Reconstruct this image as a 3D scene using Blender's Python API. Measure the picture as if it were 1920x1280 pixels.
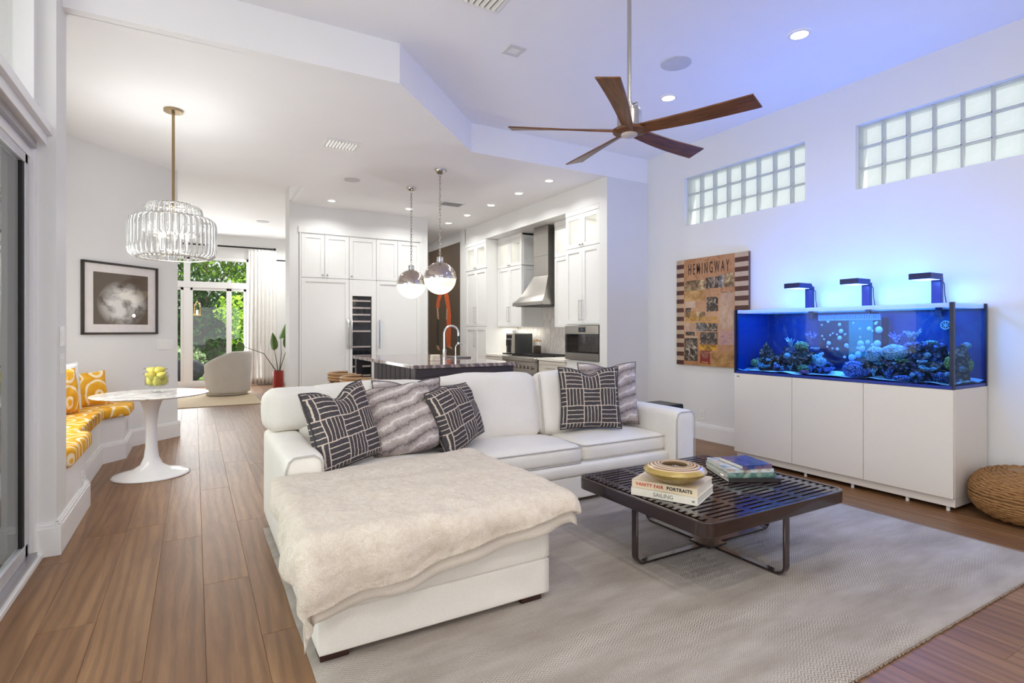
import bpy, bmesh, math, random
from mathutils import Vector, Matrix, Euler, noise
random.seed(7)
S = bpy.context.scene
for o in list(bpy.data.objects): bpy.data.objects.remove(o, do_unlink=True)
COL = S.collection
PI = math.pi
sin, cos = math.sin, math.cos

# ---------------------------------------------------------------- camera
cam_d = bpy.data.cameras.new('camera'); cam = bpy.data.objects.new('camera', cam_d); COL.objects.link(cam)
cam.location = (0, 0, 1.29)
cam.rotation_euler = (PI/2, 0, -math.radians(30.04))
cam_d.sensor_width = 36; cam_d.lens = 36*1029/1920.; cam_d.shift_y = -21/1920.
cam_d.clip_start = .05; cam_d.clip_end = 200
S.camera = cam
# ---------------------------------------------------------------- colour management
S.view_settings.view_transform = 'Standard'; S.view_settings.look = 'None'
S.view_settings.gamma = 1; S.view_settings.use_curve_mapping = False
S.view_settings.exposure = 0.2
S.cycles.max_bounces = 10; S.cycles.diffuse_bounces = 6; S.cycles.transparent_max_bounces = 24
S.cycles.caustics_reflective = False; S.cycles.caustics_refractive = False
S.cycles.sample_clamp_indirect = 6
# ---------------------------------------------------------------- sky and sun
W = bpy.data.worlds.new('sky'); S.world = W; W.use_nodes = True
wn = W.node_tree; wb = wn.nodes['Background']
wb.inputs[0].default_value = (.93, .97, 1.0, 1); wb.inputs[1].default_value = .9
def light(name, kind, loc, energy, color=(1, 1, 1), **k):
    d = bpy.data.lights.new(name, kind); d.energy = energy; d.color = color
    rot = k.pop('rot', (0, 0, 0))
    for a, v in k.items(): setattr(d, a, v)
    o = bpy.data.objects.new(name, d); o.location = loc; o.rotation_euler = rot; COL.objects.link(o); return o
light('sun', 'SUN', (0, 20, 12), 6.5, (1, .95, .86), rot=(math.radians(32), math.radians(14), 0), angle=.03)
# daylight falling in through the sliding door on the left
light('daylight_back_glazing', 'AREA', (.6, -2.9, 1.5), 28, (.98, .98, 1), rot=(PI/2, 0, 0), shape='RECTANGLE', size=2.8, size_y=1.9)  # fill added behind the camera, the glazing is invented
light('daylight_sliding_door', 'AREA', (-1.15, 1.4, 1.25), 48, (.985, .985, 1), rot=(PI/2, 0, -PI/2), shape='RECTANGLE', size=4.2, size_y=2.1)
light('daylight_transom', 'AREA', (-1.0, 2.2, 3.0), 10, (.97, 1, 1), rot=(PI/2, 0, -PI/2), shape='RECTANGLE', size=3.2, size_y=.9)
light('daylight_garden_door', 'AREA', (.2, 14.32, 1.5), 90, (.98, .99, 1), rot=(-PI/2, 0, 0), shape='RECTANGLE', size=2.4, size_y=2.7)

light('daylight_nook_window', 'AREA', (-1.17, 5.5, 1.45), 34, (.95, 1, .975), rot=(PI/2, 0, -PI/2), shape='RECTANGLE', size=1.9, size_y=1.1)  # fill added to brighten nook and kitchen, no window is built here

# ================================================================ helpers
def srgb(r, g, b):
    f = lambda c: (c/255/12.92 if c/255 <= .04045 else ((c/255+.055)/1.055)**2.4)
    return (f(r), f(g), f(b), 1)
class G:
    """small node-graph writer"""
    def __init__(s, name):
        s.m = bpy.data.materials.new(name); s.m.use_nodes = True; s.t = s.m.node_tree
        s.b = s.t.nodes['Principled BSDF']; s.out = s.t.nodes['Material Output']
    def n(s, typ, ins=None, **props):
        nd = s.t.nodes.new('ShaderNode'+typ)
        for k, v in props.items(): setattr(nd, k, v)
        for k, v in (ins or {}).items():
            if hasattr(v, 'is_output'): s.t.links.new(v, nd.inputs[k])
            else: nd.inputs[k].default_value = v
        return nd
    def l(s, a, b): s.t.links.new(a, b)
    def math(s, op, a, b=0., c=0.):
        return s.n('Math', {0: a, 1: b, 2: c}, operation=op).outputs[0]
    def mix(s, f, a, b, mode='MIX'):
        nd = s.n('Mix', data_type='RGBA', blend_type=mode)
        for k, v in ((0, f), (6, a), (7, b)):
            if hasattr(v, 'is_output'): s.l(v, nd.inputs[k])
            else: nd.inputs[k].default_value = v
        return nd.outputs[2]
    def ramp(s, f, *stops, interp='LINEAR'):
        nd = s.n('ValToRGB', {0: f}); cr = nd.color_ramp; cr.interpolation = interp
        while len(cr.elements) < len(stops): cr.elements.new(.5)
        for e, (p, c) in zip(cr.elements, stops): e.position = p; e.color = c
        return nd.outputs[0]
    def noise(s, scale, vec=None, detail=4., rough=.5, dist=0.):
        ins = {'Scale': scale, 'Detail': detail, 'Roughness': rough, 'Distortion': dist}
        if vec is not None: ins['Vector'] = vec
        return s.n('TexNoise', ins).outputs[0]
    def coord(s, which='Object', scale=(1, 1, 1), rot=(0, 0, 0), loc=(0, 0, 0)):
        tc = s.n('TexCoord'); mp = s.n('Mapping', {0: tc.outputs[which], 1: loc, 2: rot, 3: scale})
        return mp.outputs[0]
    def bump(s, h, strength=.2, dist=.01):
        bp = s.n('Bump', {'Strength': strength, 'Distance': dist, 'Height': h}); s.l(bp.outputs[0], s.b.inputs['Normal']); return bp
    def set(s, **k):
        for a, v in k.items():
            key = {'color': 'Base Color', 'rough': 'Roughness', 'metal': 'Metallic', 'spec': 'Specular IOR Level', 'emit': 'Emission Color', 'es': 'Emission Strength', 'coat': 'Coat Weight', 'trans': 'Transmission Weight', 'ior': 'IOR', 'alpha': 'Alpha', 'sheen': 'Sheen Weight'}[a]
            if hasattr(v, 'is_output'): s.l(v, s.b.inputs[key])
            else: s.b.inputs[key].default_value = v
        return s
MATS = {}
def mat(name, color=(200, 200, 200), rough=.5, metal=0., var=.04, scale=18., bump=0., es=0., spec=.5, coat=0.):
    """principled surface with slight procedural variation"""
    if name in MATS: return MATS[name]
    g = G(name); c = srgb(*color)
    co = g.coord()
    nz = g.noise(scale, co)
    d = tuple(max(0, x*(1-var)) for x in c[:3])+(1,); e = tuple(min(1, x*(1+var)) for x in c[:3])+(1,)
    g.set(color=g.ramp(nz, (.3, d), (.7, e)), rough=rough, metal=metal, spec=spec, coat=coat)
    if bump: g.bump(g.noise(scale*6, co, 3), bump, .004)
    if es: g.set(emit=c, es=es)
    MATS[name] = g.m; return g.m

class MB:
    """collects simple shapes; build() links them as ONE mesh object"""
    def __init__(s): s.v = []; s.f = []; s.uv = []
    def add(s, vs, fs, uvs=None):
        k = len(s.v); s.v += [Vector(v) for v in vs]; s.f += [tuple(i+k for i in f) for f in fs]
        s.uv += list(uvs) if uvs else [(0, 0)]*len(vs)
        return s
    def box(s, x0, x1, y0, y1, z0, z1, M=None):
        vs = [Vector((x, y, z)) for z in (z0, z1) for y in (y0, y1) for x in (x0, x1)]
        if M is not None: vs = [M @ v for v in vs]
        uv = [(i, j) for k in (0, 1) for j in (0, 1) for i in (0, 1)]
        return s.add(vs, [(0, 2, 3, 1), (4, 5, 7, 6), (0, 1, 5, 4), (2, 6, 7, 3), (0, 4, 6, 2), (1, 3, 7, 5)], uv)
    def prism(s, pts, z0, z1, M=None):
        n = len(pts)
        a = sum(pts[i][0]*pts[(i+1) % n][1]-pts[(i+1) % n][0]*pts[i][1] for i in range(n))
        if a < 0: pts = pts[::-1]
        vs = [Vector((x, y, z)) for z in (z0, z1) for x, y in pts]
        if M is not None: vs = [M @ v for v in vs]
        fs = [tuple(range(n))[::-1], tuple(range(n, 2*n))]+[(i, (i+1) % n, n+(i+1) % n, n+i) for i in range(n)]
        return s.add(vs, fs)
    def lathe(s, prof, n=24, M=None, caps=True, a0=0, a1=2*PI):
        full = abs(a1-a0-2*PI) < 1e-6; m = n if full else n+1
        vs = []; uv = []
        for j, (r, z) in enumerate(prof):
            for i in range(m):
                a = a0+(a1-a0)*i/n; vs.append(Vector((r*cos(a), r*sin(a), z))); uv.append((i/n, j/(len(prof)-1)))
        if M is not None: vs = [M @ v for v in vs]
        fs = []
        for j in range(len(prof)-1):
            for i in range(n):
                k = (i+1) % m; fs.append((j*m+i, j*m+k, (j+1)*m+k, (j+1)*m+i))
        if caps and full:
            if prof[0][0] > 1e-5: fs.append(tuple(range(m))[::-1])
            if prof[-1][0] > 1e-5: fs.append(tuple((len(prof)-1)*m+i for i in range(m)))
        return s.add(vs, fs, uv)
    def cyl(s, p, q, r, n=12, r2=None):
        p, q = Vector(p), Vector(q); d = q-p; L = d.length
        M = Matrix.Translation(p) @ d.to_track_quat('Z', 'Y').to_matrix().to_4x4()
        return s.lathe([(r, 0), (r if r2 is None else r2, L)], n, M)
    def tube(s, pts, r, n=8, closed=False, flat=None):
        pts = [Vector(p) for p in pts]; m = len(pts); vs = []; up = Vector((0, 0, 1)); nrm = None
        rr = r if isinstance(r, (list, tuple)) else [r]*m
        for i, p in enumerate(pts):
            a = pts[(i-1) % m] if (closed or i > 0) else p; b = pts[(i+1) % m] if (closed or i < m-1) else p
            t = (b-a).normalized()
            if nrm is None:
                nrm = t.cross(up) if abs(t.z) < .95 else t.cross(Vector((1, 0, 0)))
            nrm = (nrm-t*nrm.dot(t)).normalized(); bi = t.cross(nrm)
            for k in range(n):
                q = 2*PI*k/n+(PI/4 if n == 4 else 0); sx = rr[i]; sy = rr[i]*(flat or 1)
                vs.append(p+nrm*cos(q)*sx+bi*sin(q)*sy)
        fs = [(i*n+k, i*n+(k+1) % n, ((i+1) % m)*n+(k+1) % n, ((i+1) % m)*n+k) for i in range(m if closed else m-1) for k in range(n)]
        if not closed: fs += [tuple(range(n))[::-1], tuple((m-1)*n+k for k in range(n))]
        return s.add(vs, fs)
    def ball(s, c, r, n=16, m=10, sq=(1, 1, 1), fn=None):
        c = Vector(c); vs = []; uv = []
        for j in range(m+1):
            for i in range(n):
                th = PI*j/m; ph = 2*PI*i/n
                d = Vector((sin(th)*cos(ph)*sq[0], sin(th)*sin(ph)*sq[1], cos(th)*sq[2]))
                k = r*(fn(d) if fn else 1); vs.append(c+d*k); uv.append((i/n, j/m))
        fs = [(j*n+i, (j+1)*n+i, (j+1)*n+(i+1) % n, j*n+(i+1) % n) for j in range(m) for i in range(n)]
        return s.add(vs, fs, uv)
    def grid(s, nu, nv, fn, wrap=False):
        vs = []; uv = []
        for j in range(nv+1):
            for i in range(nu+1): vs.append(Vector(fn(i/nu, j/nv))); uv.append((i/nu, j/nv))
        w = nu+1
        fs = [(j*w+i, j*w+i+1, (j+1)*w+i+1, (j+1)*w+i) for j in range(nv) for i in range(nu)]
        return s.add(vs, fs, uv)
    def ring(s, quad0, quad1):
        """frame between two same-plane quads"""
        return s.add(list(quad0)+list(quad1), [(i, (i+1) % 4, 4+(i+1) % 4, 4+i) for i in range(4)])
    def build(s, name, material, parent=None, smooth=None, bevel=0., seg=2, weld=False, solid=0., subsurf=0, kind=None):
        vs = s.v
        if parent is not None:
            Mi = WM[parent.name].inverted(); vs = [Mi @ v for v in vs]
        me = bpy.data.meshes.new(name); me.from_pydata([tuple(v) for v in vs], [], s.f)
        ul = me.uv_layers.new(name='UVMap')
        flat = [s.uv[l.vertex_index] for l in me.loops]
        ul.data.foreach_set('uv', [c for p in flat for c in p])
        if material: me.materials.append(material)
        if weld:
            bm = bmesh.new(); bm.from_mesh(me); bmesh.ops.remove_doubles(bm, verts=bm.verts, dist=1e-5); bmesh.ops.recalc_face_normals(bm, faces=bm.faces); bm.to_mesh(me); bm.free()
        if smooth is not None:
            me.polygons.foreach_set('use_smooth', [True]*len(me.polygons))
            if smooth < 180: me.set_sharp_from_angle(angle=math.radians(smooth))
        me.update()
        o = bpy.data.objects.new(name, me); COL.objects.link(o)
        WM[o.name] = WM[parent.name].copy() if parent is not None else Matrix.Identity(4)
        if parent is not None: o.parent = parent
        if bevel:
            b = o.modifiers.new('bevel', 'BEVEL'); b.width = bevel; b.segments = seg; b.limit_method = 'ANGLE'; b.angle_limit = math.radians(40)
        if solid:
            b = o.modifiers.new('thick', 'SOLIDIFY'); b.thickness = solid
        if subsurf:
            b = o.modifiers.new('sub', 'SUBSURF'); b.levels = b.render_levels = subsurf
        if kind: o['kind'] = kind
        return o
WM = {}
def thing(name, label, cat, loc=(0, 0, 0), rz=0., group=None):
    o = bpy.data.objects.new(name, None); COL.objects.link(o); o.empty_display_size = .1
    o.location = loc; o.rotation_euler = (0, 0, rz)
    WM[o.name] = Matrix.Translation(loc) @ Matrix.Rotation(rz, 4, 'Z')
    return tag(o, label, cat, group)
def tag(o, label, cat, group=None):
    o['label'] = label; o['category'] = cat
    if group: o['group'] = group
    return o
def struct(o): o['kind'] = 'structure'; return o
def B(x0, x1, y0, y1, z0, z1): return MB().box(x0, x1, y0, y1, z0, z1)
def copy_tree(o, label=None, group=None, loc=None, rz=None, parent=None):
    c = o.copy(); COL.objects.link(c)
    if parent is not None: c.parent = parent
    WM[c.name] = Matrix.Identity(4)
    for ch in o.children: copy_tree(ch, parent=c)
    if label: c['label'] = label
    if group: c['group'] = group
    if loc is not None: c.location = loc
    if rz is not None: c.rotation_euler = (0, 0, rz)
    WM[c.name] = Matrix.Translation(c.location) @ Euler(c.rotation_euler).to_matrix().to_4x4() if parent is None else WM[parent.name].copy()
    return c
def text_mesh(name, body, size, material, parent, M, extrude=.0006, space=1.0, xs=1.0, align='CENTER', bold=0.):
    cu = bpy.data.curves.new(name, 'FONT'); cu.body = body; cu.size = size; cu.extrude = extrude; cu.align_x = align; cu.align_y = 'CENTER'
    cu.space_character = space; cu.offset = bold
    tmp = bpy.data.objects.new(name+'_tmp', cu); COL.objects.link(tmp)
    dg = bpy.context.evaluated_depsgraph_get(); me = bpy.data.meshes.new_from_object(tmp.evaluated_get(dg)); bpy.data.objects.remove(tmp)
    Mi = WM[parent.name].inverted() @ M @ Matrix.Diagonal((xs, 1, 1, 1)); me.transform(Mi)
    me.materials.clear(); me.materials.append(material)
    o = bpy.data.objects.new(name, me); COL.objects.link(o); o.parent = parent; WM[o.name] = WM[parent.name].copy(); return o
def rbox(w, d, h, r, n=10, crown=0., puff=0., seed=0, wr=.004, wf=5.):
    """upholstery block centred on x,y with its bottom at z=0: rounded edges, crowned top, faint wrinkles"""
    mb = MB(); a, b, c = w/2, d/2, h/2
    def pt(p):
        x, y, z = p
        q = Vector((x*a, y*b, z*c)); inner = Vector((max(-a+r, min(a-r, q.x)), max(-b+r, min(b-r, q.y)), max(-c+r, min(c-r, q.z))))
        dv = q-inner
        if dv.length > 1e-9: q = inner+dv.normalized()*r
        if crown and z > 0: q.z += crown*(1-x*x)*(1-y*y)*z
        if puff:
            q.x += puff*x*(1-y*y)*(1-z*z); q.y += puff*y*(1-x*x)*(1-z*z)
        if wr:
            k = noise.noise(Vector((q.x*wf+seed*3.1, q.y*wf, q.z*wf)))*wr
            nr = Vector((x**5, y**5, z**5)); q += nr.normalized()*k if nr.length > 1e-6 else Vector()
        return q+Vector((0, 0, c))
    def sp(t):  # denser sampling towards the rounded ends
        t = 2*t-1; return math.copysign(abs(t)**.75, t) if False else sin(t*PI/2)
    faces = [lambda u, v: (sp(u), sp(v), 1), lambda u, v: (sp(v), sp(u), -1), lambda u, v: (sp(u), -1, sp(v)), lambda u, v: (sp(v), 1, sp(u)), lambda u, v: (1, sp(u), sp(v)), lambda u, v: (-1, sp(v), sp(u))]
    for fn in faces: mb.grid(n, n, lambda u, v, fn=fn: pt(fn(u, v)))
    return mb
def xf(mb, M): mb.v = [M @ v for v in mb.v]; return mb
def T(x, y, z): return Matrix.Translation((x, y, z))
def R(a, ax): return Matrix.Rotation(a, 4, ax)
# ================================================================ materials
wall_m = mat('wall_paint', (230, 230, 229), .62, var=.01, scale=3)
ceil_m = mat('ceiling_paint', (246, 246, 247), .7, var=.008, scale=3)
trim_m = mat('trim_paint', (240, 240, 240), .35, var=.006)
cab_m = mat('cabinet_lacquer', (236, 236, 234), .32, var=.006)
cream_m = mat('lower_cabinet_lacquer', (236, 231, 220), .32, var=.006)
steel_m = mat('brushed_steel', (178, 174, 168), .28, 1, var=.05, scale=40)
chrome_m = mat('chrome', (215, 215, 216), .1, 1, var=.02)
nickel_m = mat('brushed_nickel', (190, 186, 178), .25, 1, var=.03)
black_m = mat('black_plastic', (18, 18, 20), .35, var=.1)
dark_m = mat('dark_recess', (10, 10, 11), .7, var=.1)
brass_m = mat('aged_brass', (165, 142, 105), .35, .85, var=.05)
white_pl = mat('white_plastic', (238, 238, 236), .35, var=.01)
def glass(name, tint=(1, 1, 1), gloss=1.0, rough=.0):
    g = G(name); g.t.nodes.remove(g.b)
    tr = g.n('BsdfTransparent', {0: tint+(1,)}); gl = g.n('BsdfGlossy', {'Roughness': rough})
    lw = g.n('LayerWeight', {0: .5}); fr = g.math('MULTIPLY_ADD', g.math('POWER', lw.outputs[1], 5.), .9, .035)
    mx = g.n('MixShader', {0: g.math('MULTIPLY', fr, gloss), 1: tr.outputs[0], 2: gl.outputs[0]})
    g.l(mx.outputs[0], g.out.inputs[0]); return g.m
glass_m = glass('clear_glass'); tank_glass_m = glass('aquarium_glass', (.93, .97, 1), .15)
def emis(name, color, st):
    g = G(name); g.set(color=srgb(*color), emit=srgb(*color), es=st, rough=.5); MATS[name] = g.m; return g.m
lens_m = emis('downlight_lens', (255, 246, 230), 14)
led_m = emis('cabinet_led', (255, 240, 205), 5)
opal_m = emis('opal_lit_glass', (255, 234, 196), .95)

def wood_floor():
    g = G('oak_plank'); oi = g.n('ObjectInfo'); rnd = oi.outputs['Random']
    geo = g.n('NewGeometry'); off = g.n('CombineXYZ', {0: g.math('MULTIPLY', rnd, 37.), 1: g.math('MULTIPLY', rnd, 91.), 2: 0.})
    add = g.n('VectorMath', {0: geo.outputs['Position'], 1: off.outputs[0]}, operation='ADD').outputs[0]
    mp = g.n('Mapping', {0: add, 3: (9., .75, 1.)}).outputs[0]
    n1 = g.noise(1.6, mp, 5, .6, .6)
    fine = g.noise(9., g.n('Mapping', {0: add, 3: (22., .7, 1.)}).outputs[0], 4, .7)
    ring = g.n('TexWave', {'Vector': g.n('Mapping', {0: add, 3: (4.2, .55, 1)}).outputs[0], 'Scale': 1.3, 'Distortion': 11., 'Detail': 2.5, 'Detail Scale': .7}, bands_direction='X').outputs[1]
    base = g.ramp(n1, (.25, srgb(104, 70, 43)), (.5, srgb(132, 93, 60)), (.75, srgb(158, 119, 82)))
    base = g.mix(.32, base, g.ramp(rnd, (0, srgb(104, 71, 45)), (.5, srgb(138, 101, 68)), (1, srgb(162, 126, 90))))
    c = g.mix(g.math('MULTIPLY', g.ramp(ring, (.35, (0, 0, 0, 1)), (.9, (1, 1, 1, 1))), .38), base, srgb(84, 58, 38))
    c = g.mix(g.math('MULTIPLY', g.ramp(fine, (.5, (0, 0, 0, 1)), (.75, (1, 1, 1, 1))), .2), c, srgb(98, 68, 46))
    g.set(color=c, rough=g.ramp(fine, (.3, (.34,)*3+(1,)), (.7, (.46,)*3+(1,))), spec=.38); g.bump(fine, .06, .002); return g.m
oak_m = wood_floor()

# ================================================================ the setting
XW = 5.2; ZC = 3.55; ZK = 3.235; YF = 5.40
floor = struct(B(-1.6, 5.5, -3.3, 14.6, -.2, -.012).build('floor', mat('subfloor', (120, 90, 66), .6)))
def plank_mesh(w, L):
    b = .0012; mb = MB(); z = 0.
    q = [(-w/2, 0), (w/2, 0), (w/2, L), (-w/2, L)]; qi = [(-w/2+b, b), (w/2-b, b), (w/2-b, L-b), (-w/2+b, L-b)]
    mb.add([(x, y, -.012) for x, y in q]+[(x, y, -.0012) for x, y in q]+[(x, y, 0) for x, y in qi],
           [(0, 1, 5, 4), (1, 2, 6, 5), (2, 3, 7, 6), (3, 0, 4, 7), (4, 5, 9, 8), (5, 6, 10, 9), (6, 7, 11, 10), (7, 4, 8, 11), (8, 9, 10, 11)])
    return mb
pw = .208; proto = None; rp = random.Random(11)
x0 = .039-pw*8
for i in range(34):
    xc = x0+pw*(i+.5)
    if xc > 5.25: break
    y = -3.3-rp.random()*1.8
    ymax = 14.5 if xc < 2.2 else 11.8
    while y < ymax:
        L = rp.choice((1.25, 1.6, 1.9, 1.9))
        if y+L > -.5 and not (xc > 4.62 and y > 5.5) and not (1.35 < xc < 3.4 and y > 9.2):
            if proto is None:
                proto = plank_mesh(pw-.0006, 1.).build('plank', oak_m, floor); o = proto
            else:
                o = proto.copy(); COL.objects.link(o); o.parent = floor
            o.location = (xc, y, 0); o.scale = (1, L-.0006, 1)
        y += L
# ---- ceilings
soff = [(-.95, 4.21), (1.40, 4.19), (2.61, YF), (5.3, YF)]
c1 = MB().prism([(-.95, -3.2), (5.3, -3.2), (5.3, YF), (2.61, YF), (1.40, 4.19), (-.95, 4.21)], ZC, ZC+.12)
struct(c1.build('ceiling', ceil_m))
soff2 = [(-.95, 4.29), (1.367, 4.27), (2.577, YF+.08), (5.3, YF+.08)]
struct(MB().prism(soff+soff2[::-1], ZK, ZC+.02).build('trim_5', ceil_m))
c2 = MB().prism([(-1.5, 4.29)]+soff2[1:]+[(5.3, 11.8), (2.25, 11.8), (2.25, 9.65), (1.30, 9.65), (1.30, 7.9), (-1.5, 7.9)], ZK, ZK+.05)
struct(c2.build('ceiling', ceil_m))
c3 = MB().prism([(-1.6, 7.9), (1.26, 7.9), (1.26, 9.4), (2.3, 9.4), (2.3, 14.5), (-1.6, 14.5)], 3.5, 3.58)
c3.box(-1.6, 1.34, 7.82, 7.9, ZK+.05, 3.52).box(1.26, 1.34, 7.9, 9.02, ZK+.05, 3.52)
struct(c3.build('ceiling', ceil_m))
struct(B(-1.7, 5.6, -3.4, 14.6, 3.75, 3.95).build('trim_1', mat('roof_deck', (120, 110, 100), .8)))  # unseen roof slab, added to close sunlight gaps between the ceilings
# ---- right wall with its two glass block openings
w1 = (3.232, 4.770, 2.565, 3.150); w2 = (1.212, 2.756, 2.565, 3.150)
rw = MB()
rw.box(XW, XW+.2, -3.2, 12, -.1, w1[2]).box(XW, XW+.2, -3.2, 12, w1[3], 3.7)
for a, b in ((-3.2, w2[0]), (w2[1], w1[0]), (w1[1], 12)): rw.box(XW, XW+.2, a, b, w1[2], w1[3])
struct(rw.build('wall_right', wall_m))
def glass_block():
    g = G('glass_block'); g.t.nodes.remove(g.b)
    co = g.coord('Object', (1, 1, 1)); nz = g.noise(14., co, 2, .5, 1.5)
    col = g.ramp(nz, (.3, (.86, .96, .90, 1)), (.7, (.97, 1, .985, 1)))
    tl = g.n('BsdfTranslucent', {0: col}); tr = g.n('BsdfTransparent', {0: col}); gl = g.n('BsdfGlossy', {'Roughness': .08}); df = g.n('BsdfDiffuse', {0: (.85, .93, .89, 1)})
    bp = g.n('Bump', {'Strength': .5, 'Distance': .02, 'Height': nz}); g.l(bp.outputs[0], gl.inputs['Normal'])
    a = g.n('MixShader', {0: .72, 1: tl.outputs[0], 2: tr.outputs[0]}); a2 = g.n('MixShader', {0: .12, 1: a.outputs[0], 2: df.outputs[0]})
    b = g.n('MixShader', {0: .05, 1: a2.outputs[0], 2: gl.outputs[0]})
    g.l(b.outputs[0], g.out.inputs[0]); return g.m
gb_m = glass_block(); mortar_m = mat('mortar', (190, 192, 198), .7)
for wi, w in enumerate((w1, w2)):
    y0, y1, z0, z1 = w; nc, nr = 8, 3; cy = (y1-y0)/nc; cz = (z1-z0)/nr
    mb = MB()
    xg = XW+.055
    for i in range(nc+1): mb.box(xg+.004, xg+.075, max(y0, y0+i*cy-.004), min(y1, y0+i*cy+.004), z0, z1)
    for k in range(nr+1): mb.box(xg+.004, xg+.075, y0, y1, max(z0, z0+k*cz-.004), min(z1, z0+k*cz+.004))
    win = struct(mb.build('window_%d' % (wi+1), mortar_m))
    gb = None
    for i in range(nc):
        for k in range(nr):
            if gb is None:
                m2 = MB(); a, b = cy-.008, cz-.008
                for (dx, e0), (dx2, e1) in (((.006, 0), (0, .003)), ((0, .003), (-.001, .010)), ((-.001, .010), (.003, .018))):
                    qa = [(dx, e0, e0), (dx, a-e0, e0), (dx, a-e0, b-e0), (dx, e0, b-e0)]; qb = [(dx2, e1, e1), (dx2, a-e1, e1), (dx2, a-e1, b-e1), (dx2, e1, b-e1)]
                    m2.ring(qa, qb)
                e = .018; m2.add([(.003, e, e), (.003, a-e, e), (.003, a-e, b-e), (.003, e, b-e)], [(0, 1, 2, 3)])
                gb = m2.build('glass_block', gb_m, win); o = gb
            else:
                o = gb.copy(); COL.objects.link(o); o.parent = win
            o.location = (xg, y0+i*cy+.004, z0+k*cz+.004)
# ---- wall stub between kitchen opening and right wall, kitchen back walls
struct(B(4.51, XW, YF, 5.55, -.1, ZK).build('wall_stub', wall_m))
for q in ((4.51, XW, 5.55, 9.6, 2.932, ZK), (4.51, XW, 9.585, 9.83, -.1, ZK), (4.56, XW, 9.83, 11.8, -.1, ZK)): struct(B(*q).build('wall_kitchen', wall_m))
struct(B(2.3, 5.3, 11.6, 11.8, -.1, ZK+.02).build('wall_far', wall_m))
# pantry wall with the tall built-in opening
for q in ((1.262, 1.40, 9.02, 9.44, -.1, 3.5), (3.405, 3.515, 9.02, 9.7, -.1, ZK), (1.40, 3.405, 9.02, 9.7, 2.912, ZK), (1.40, 3.405, 9.6, 9.7, -.1, 2.91)): struct(B(*q).build('wall_pantry', wall_m))
# ---- left side: pillar, nook walls, slanted picture wall
lw = MB().box(-1.0, -.69, 4.05, 4.335, -.1, 3.7).box(-1.35, -1.0, 4.05, 4.2, -.1, 3.7).box(-1.35, -1.2, 4.2, 6.76, -.1, ZK+.02)
lw.prism([(-.18, 7.86), (-.30, 7.98), (-1.42, 6.86), (-1.2, 6.74), (-1.2, 6.84)], -.1, 3.52)
struct(lw.build('wall_left', wall_m))
for q in ((-1.7, -1.55, 7.9, 14.6, -.1, 3.6), (2.2, 2.3, 9.72, 14.6, -.1, 3.6)): struct(B(*q).build('wall_family', wall_m))
struct(MB().box(-1.0, -.82, -3.2, -.9, -.1, 3.7).box(-1.0, 5.4, -3.35, -3.2, -.1, .25).box(-1.0, 5.4, -3.35, -3.2, 2.5, 3.7).box(-1.0, -.5, -3.35, -3.2, .2, 2.6).box(2.4, 5.4, -3.35, -3.2, .2, 2.6).build('wall_back', wall_m))  # back wall out of view, its opening invented and sized for the light
# ---- baseboards
def baseboard(name, pts, h=.175, t=.02, m=trim_m):
    mb = MB()
    for (xa, ya), (xb, yb) in zip(pts[:-1], pts[1:]):
        d = Vector((xb-xa, yb-ya, 0)); L = d.length; d.normalize(); nx, ny = d.y, -d.x   # room lies to the right of travel
        for tt, z0, z1 in ((t, 0, h-.03), (t*.75, h-.03, h-.012), (t*.45, h-.012, h)):
            e = tt
            A = Vector((xa, ya, 0))-d*0; Bp = Vector((xb, yb, 0))
            mb.prism([(A.x-nx*.002, A.y-ny*.002), (Bp.x-nx*.002, Bp.y-ny*.002), (Bp.x+nx*e+d.x*e*.0, Bp.y+ny*e), (A.x+nx*e, A.y+ny*e)], z0, z1)
    return struct(mb.build(name, m))
baseboard('baseboard_right', [(XW, YF), (XW, -3.2)], .19)
baseboard('baseboard_stub', [(4.51, YF), (XW, YF)], .19)
baseboard('baseboard_pillar', [(-.78, 4.05), (-.665, 4.05)], .19, .022)
baseboard('baseboard_left', [(-.69, 4.03), (-.69, 5.07)], .19, .024)
baseboard('baseboard_nook', [(-.785, 5.13), (-.785, 6.555), (-.615, 6.745), (-.615, 7.40), (-.165, 7.85)], .19, .02)
baseboard('baseboard_family', [(-1.55, 14.39), (2.2, 14.39)], .14)
# ---- tall window and door wall of the family room
yw = 14.4
fw = MB().box(-1.6, 2.3, yw, yw+.2, 2.97, 3.6).box(1.13, 2.3, yw, yw+.2, -.1, 3.0).box(-1.6, -.95, yw, yw+.2, -.1, 3.0)
struct(fw.build('wall_garden', wall_m))
fr = MB()
fr.box(-.95, 1.13, yw-.02, yw+.1, 2.90, 2.97).box(-.95, 1.13, yw-.03, yw+.1, 2.26, 2.40).box(-.95, 1.13, yw-.02, yw+.1, 0, .06)
for a, b in ((-.95, -.88), (-.215, -.085), (1.06, 1.13)): fr.box(a, b, yw-.02, yw+.1, 0, 2.97)
wg = struct(fr.build('window_3', trim_m, bevel=.006))
for n_, a, b in (('door_sash', -.085, .70), ('door_sash', .70, 1.06), ('door_sash', -.88, -.215)):
    z0, z1 = .06, 2.26; m2 = MB().box(a, a+.05, yw+.0, yw+.05, z0, z1).box(b-.06, b, yw, yw+.05, z0, z1).box(a, b, yw, yw+.05, z0, z0+.08).box(a, b, yw, yw+.05, z1-.06, z1)
    sh = m2.build(n_, trim_m, wg, bevel=.004); B(a+.04, b-.05, yw+.02, yw+.028, z0+.06, z1-.05).build('pane', glass_m, sh)
for a, b in ((-.88, -.215), (-.085, 1.06)): B(a, b, yw+.03, yw+.038, 2.40, 2.90).build('pane', glass_m, wg)
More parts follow.
